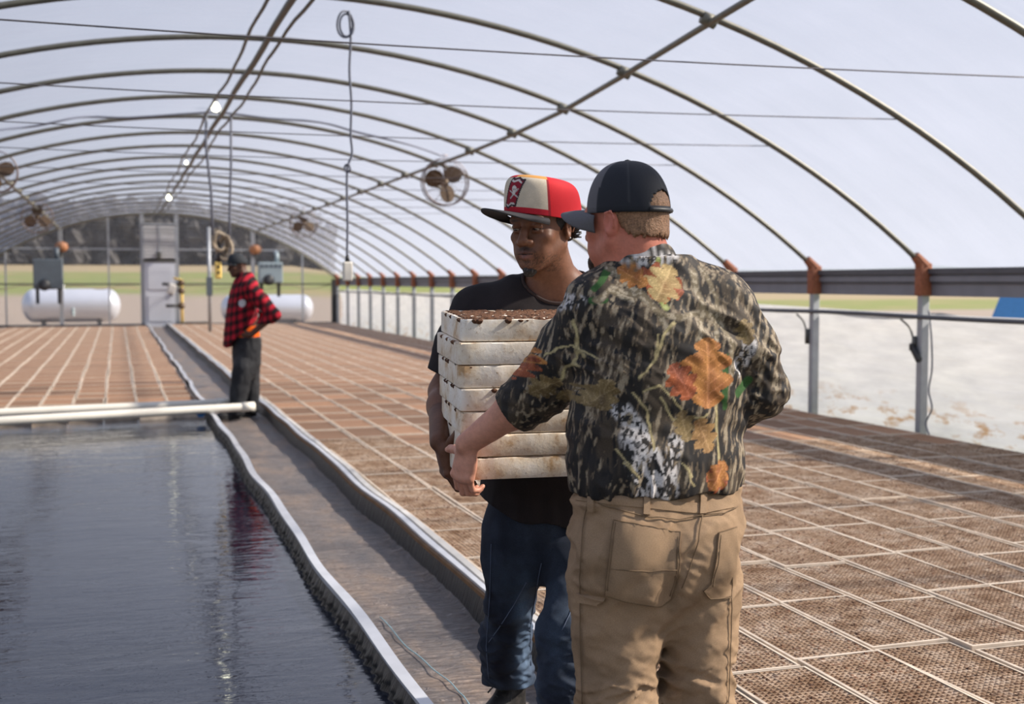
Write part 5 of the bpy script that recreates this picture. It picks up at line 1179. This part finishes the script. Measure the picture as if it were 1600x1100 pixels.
Ts.post.append(ts_post)
ts=to_root(mesh_obj('t_shirt',Ts.mesh(.0042,2),M['cloth'],jm,lambda P:np.array([.021,.0165,.0175])+(fbm(P,11,151,3)[:,None]-.45)*np.array([.022,.018,.019])),jm); ts['label']='washed black T-shirt'
# neckband
nb=MB(); ring=[]
po=Ts.post; Ts.post=[]; fi=np.radians(np.linspace(-75,75,90))
for k in range(44):
    a=2*PI*k/44; loc=np.stack([.108*np.cos(fi)*math.sin(a),.01+.10*np.cos(fi)*math.cos(a),.01+.085*np.sin(fi)],1); pts=nkc+loc@RJ.T; d=Ts.ev(pts)
    i=np.nonzero((d[:-1]<0)&(d[1:]>=0))[0]; ring.append(Vector(pts[i[-1] if len(i) else np.argmin(np.abs(d))]))
Ts.post=po
ring=[(ring[i-1]+ring[i]+ring[(i+1)%44])/3 for i in range(44)]; ring=[(ring[i-1]+ring[i]+ring[(i+1)%44])/3 for i in range(44)]
nbo=nb.tube(ring,.006,6,closed=True).build('neckband',M['cloth'],ts,True); setcol(nbo,flat((.045,.030,.028)))
# jeans
J=Solid()
J.loft([secj(900,800,890,.06),secj(870,772,908,.10),secj(835,760,922,.118),secj(790,765,924,.118),secj(740,772,920,.11)],RJ,.05,2.3)
kR=[A(806,830,3.70),A(803,870,3.71),A(797,940,3.78),A(789,1000,3.90),A(795,1066,4.04)]; kL=[A(886,840,3.70),A(892,875,3.65),A(893,935,3.56),A(882,985,3.50),A(880,1060,3.49),A(880,1150,3.50),A(880,1196,3.50)]
J.chain(kR,[.095,.092,.070,.074,.080],.03); J.chain(kL,[.090,.083,.064,.072,.066,.068,.074],.03)
def jf(P):
    q=P@RJ; lo=sst(P[:,2],.62,.35); d=.016*lo*fold(q@np.array([[.9,0,.44],[0,1,0],[-.44,0,.9]]),(9,9,24),161,1.4)+.010*(1-lo)*fold(q@np.array([[.75,0,-.66],[0,1,0],[.66,0,.75]]),(8,8,15),171)
    d=d+.010*lo*fold(q@np.array([[.85,0,-.5],[0,1,0],[.5,0,.85]]),(13,13,40),163,1.4)
    for j in (kR[-1],kL[-1]): d=d+.018*np.exp(-((P-j)**2).sum(1)/.006)*fold(q,(9,9,42),181)
    return -d
J.disp.append(jf)
zr=V(kR[-1])[2]+.005; zl=V(kL[-1])[2]-.0
def jpost(P,d):
    xr_=(P-(V(kR[-1])+V(kL[-1]))/2)@VD; return np.maximum(d,np.where(xr_>0,zr,zl)-P[:,2])
J.post.append(jpost)
def denim(P):
    q=P@RJ; n=fbm(P*np.array([1,1,.35]),16,191,3); c=np.array([.019,.026,.045])+(n[:,None]-.42)*np.array([.045,.065,.095]); c=np.array(c)
    x=(P-A(812,1000,3.85))@RTn; fd=1.5*sst(P[:,2],.70,.40)*np.exp(-((x-.012)/.024)**2)+.5*np.exp(-(((P-A(880,975,3.45))**2).sum(1))/.012); c+=np.clip(fd,0,1.5)[:,None]*np.array([.065,.100,.15])*(.4+n[:,None]); return np.clip(c,.004,1)
VFj=J.mesh(.0042,1); je=to_root(mesh_obj('jeans',VFj,M['denim'],jm,denim),jm); je['label']='baggy dark blue jeans'
bj=BVHTree.FromPolygons([Vector(v) for v in VFj[0]],[tuple(f) for f in VFj[1]])
for pts in ([(822,910),(800,950),(777,985),(764,1003)],[(898,930),(890,960),(878,985)],[(768,850),(766,930),(760,1010),(764,1060)],[(846,880),(838,920),(828,980),(829,1040)],[(903,1010),(906,1090)]): seam(bj,pts,.0014,.0014,3.7,'seam',M['bluethread'],je)
s_=to_root(shoe(kR[-1],(-1,-.75,0),'shoe',jm,((.022,.020,.019),(.04,.035,.032),(.05,.045,.04),(.03,.03,.03)),1.0),jm); s_['label']='black sneaker with dark laces'
s2=to_root(shoe(kL[-1],(-.25,-1,0),'shoe',jm,((.022,.020,.019),(.04,.035,.032),(.05,.045,.04),(.03,.03,.03)),1.0),jm)
# cap, worn turned to his right
cy_=math.radians(24); CRm=JR@np.array([[math.cos(cy_),math.sin(cy_),0],[-math.sin(cy_),math.cos(cy_),0],[0,0,1]])
def jcap(x,y,z): return jc+CRm@(np.array([x,y,z+.20*(y+.01)])*JS)
def pj(f):
    t_=f*PI/2; e=max(0,1-f**3.2)**.42 if f<1 else 0; e=max(0,1-(f)**4)**.5; return (.0925*e*(1-.06*f),.1165*e*(1-.08*f),.022+.112*math.sin(t_)**1.0,-.007)
def jcol(Lc):
    th=(Lc[:,3]+PI)%(2*PI)-PI; f=Lc[:,4]; s_=th*.1; z=Lc[:,2]-.022; c=np.tile(np.array([.62,.012,.022]),(len(Lc),1)); front=(th<.98)&(th>-1.22)
    c[front]=(.60,.52,.41); n=fbm(np.stack([Lc[:,0],Lc[:,1],Lc[:,2]],1),40,7,3); c[front]*=(.82+.36*n[front])[:,None]
    c[front&(z<.016)]=(.50,.014,.03); c[(np.abs(th-.98)<.03)|(np.abs(th+1.22)<.03)]=(.30,.01,.02); c[front&(z>.100)&(th<-.2)]=(.62,.30,.08); c[front&(z>.098)&(th>=-.2)]=(.50,.02,.03)
    U=np.stack([-s_-.026,z],1)             # to image right, up
    fl=[(-.040,.020),(-.028,.014),(-.012,.022),(.002,.020),(.016,.060),(.030,.092),(.022,.090),(.010,.097),(-.006,.092),(-.016,.096),(-.024,.070)]
    bd=inside(U,fl)|(dist_poly(U,fl+fl[:1])<.0035); c[front&bd]=(.035,.02,.028); i2=inside(U,fl)&(dist_poly(U,fl+fl[:1])>.0015); c[front&i2]=(.26,.010,.026)
    w=(dist_poly(U,[(-.034,.021),(-.026,.017),(-.014,.024),(-.004,.024)])<.0035)|(dist_poly(U,[(-.016,.090),(-.006,.086),(.010,.091),(.020,.084)])<.0028); c[front&w&i2]=(.60,.56,.53)
    sw=(dist_poly(U,[(-.016,.040),(.012,.066)])<.0022)|(dist_poly(U,[(-.018,.060),(.010,.044)])<.0022); c[front&sw]=(.42,.40,.40)
    sk=(((U[:,0]+.002)/.0085)**2+((U[:,1]-.066)/.0095)**2<1)|(((U[:,0]+.003)/.0055)**2+((U[:,1]-.055)/.006)**2<1); c[front&sk]=(.62,.58,.55)
    ey=(((np.abs(U[:,0]+.002)-.0032)/.0020)**2+((U[:,1]-.065)/.0024)**2<1); c[front&ey]=(.05,.01,.02)
    return c
cp=to_root(cap_crown('cap',jcap,CRm,JS,pj,None,jcol,jm,M['capcloth'],300,90),jm); cp['label']='red cap with a cream front panel and pirate flag emblem'
cb=cap_brim('cap_brim',jcap,.100,.086,.090,.0225,.0,.024,lambda Lc:np.tile(np.array([.045,.043,.047]),(len(Lc),1)),cp,M['capcloth'],.005,tilt=-.02); cb['label']='flat dark grey brim'
MB().lathe([(0,-.002),(.008,-.002),(.007,.003),(0,.005)],jcap(0,-.012,.134),None,10).build('cap_button',M['rust'],cp,True)
# ------------------------------------------------------------------ the man in plaid by the far end of the pool
DP=13.2; pm=empty('person',(1.24,13.42,0)); tag(pm,'person in red and black plaid jacket standing in profile on the far walkway','person')
RP=frame((-1,-.12,0)); sp_=FPX/DP
def secp(y,xl,xr,a): return (A((xl+xr)/2,y,DP),a,(xr-xl)/2/sp_)
phc=A(371,414,DP); PR=frame((-1,-.25,-.22)); PS=1.02
ps1,ps2=A(390,450,DP-.19),A(386,450,DP+.19); pe1,pe2=A(428,492,DP-.24),A(420,492,DP+.24); pw1,pw2=A(392,523,DP-.17),A(392,523,DP+.17)
B=Solid(); PL=head(B,phc,PR,PS,1.0,1.15,1.1,1.0)
B.chain([PL(0,-.03,-.05),A(382,440,DP)],[.055,.062],.03); B.loft([secp(540,364,402,.15),secp(480,364,402,.17),secp(450,368,400,.15)],RP,.04)
for s_,e_,w_ in ((ps1,pe1,pw1),(ps2,pe2,pw2)): B.chain([s_,e_],[.055,.045],.03); B.chain([e_,w_],[.043,.030],.03)
hand(B,pw1,ipx(-1,.25,.2),ipx(.2,.3,-1),True,1.0,(.3,.4,.3)); hand(B,pw2,ipx(-1,.25,-.2),ipx(.2,.3,1),False,1.0,(.3,.4,.3))
to_root(mesh_obj('body',B.mesh(.006,1),M['skin_dark'],pm,lambda P:np.tile(np.array([.10,.045,.028]),(len(P),1))),pm)
K=Solid(); K.loft([secp(540,350,396,.185),secp(520,351,399,.19),secp(480,356,402,.205),secp(455,361,404,.20),secp(440,366,401,.15),secp(428,372,394,.08)],RP,.04,2.3)
for s_,e_,w_ in ((ps1,pe1,pw1),(ps2,pe2,pw2)): K.chain([s_,(s_+e_)/2,e_],[.085,.076,.070],.05); K.chain([e_,e_+(w_-e_)*.85],[.068,.052],.03)
K.disp.append(lambda P:-.012*fold(P@RP,(10,10,14),201))
def kp(P,d):
    x=(P-A(372,535,DP))@RTn; z0=V(A(372,530,DP))[2]-.13*np.clip(-x,-.2,.2)/.15; d=np.maximum(d,z0-P[:,2]); return np.maximum(d,-(d+.016))
K.post.append(kp)
def plaid(P):
    q=P@RP; a=np.floor((q[:,0]+q[:,1]*.9+5)/.048).astype(int)%2; b=np.floor((P[:,2]+.35*q[:,1])/.048).astype(int)%2; c=np.tile(np.array([.42,.014,.03]),(len(P),1)); c[(a+b)==1]=(.12,.008,.014); c[(a+b)==2]=(.012,.007,.009)
    for px,py,rr in ((378,474,.028),(410,482,.032)):
        m=np.sqrt(((P-A(px,py,DP-.22))**2).sum(1))<rr*1.6; m&=fbm(P,30,5,2)>.45; c[m]=(.55,.55,.58)
    return c
pk=to_root(mesh_obj('jacket',K.mesh(.007,1),M['cloth'],pm,plaid),pm); pk['label']='red and black plaid jacket'
O=Solid(); O.loft([secp(536,366,405,.165),secp(524,366,405,.168),secp(510,366,403,.165)],RP,.03); to_root(mesh_obj('undershirt',O.mesh(.008,1),M['cloth'],pm,flat((.85,.13,.01))),pm)['label']='bright orange undershirt'
T=Solid(); T.loft([secp(590,372,398,.12),secp(570,365,406,.165),secp(545,364,407,.176),secp(528,365,407,.176)],RP,.03)
f1=[A(380,575,DP-.10),A(374,610,DP-.12),A(369,650,DP-.13)]; f2=[A(389,575,DP+.10),A(392,610,DP+.12),A(392,648,DP+.13)]
T.chain(f1,[.115,.092,.078],.03); T.chain(f2,[.115,.092,.076],.03); T.disp.append(lambda P:-.014*fold(P@RP,(12,12,7),211)); T.post.append(lambda P,d:np.maximum(d,.05-P[:,2]))
pt=to_root(mesh_obj('trousers',T.mesh(.008,1),M['denim'],pm,lambda P:np.array([.022,.023,.027])+(fbm(P,9,3,3)[:,None]-.4)*.05),pm); pt['label']='faded black trousers'
for f in (f1,f2): to_root(shoe(f[-1],(-1,-.15,0),'shoe',pm,((.015,.015,.016),(.02,.02,.02),(.02,.02,.02),(.02,.02,.02)),1.05),pm)
def pcp(x,y,z): return PL(x,y,z+.15*y)
def pf(f): t_=f*PI/2; e=math.cos(t_)**.8; return (.087*e,.108*e,.012+.115*math.sin(t_),-.01)
pcap=to_root(cap_crown('cap',pcp,PR,PS,pf,None,lambda L_:np.tile(np.array([.022,.026,.032]),(len(L_),1)),pm,M['capcloth'],48,14),pm); pcap['label']='dark baseball cap'
cap_brim('cap_bill',pcp,.094,.076,.075,.018,.004,.02,lambda L_:np.tile(np.array([.02,.024,.03]),(len(L_),1)),pcap,M['capcloth'])
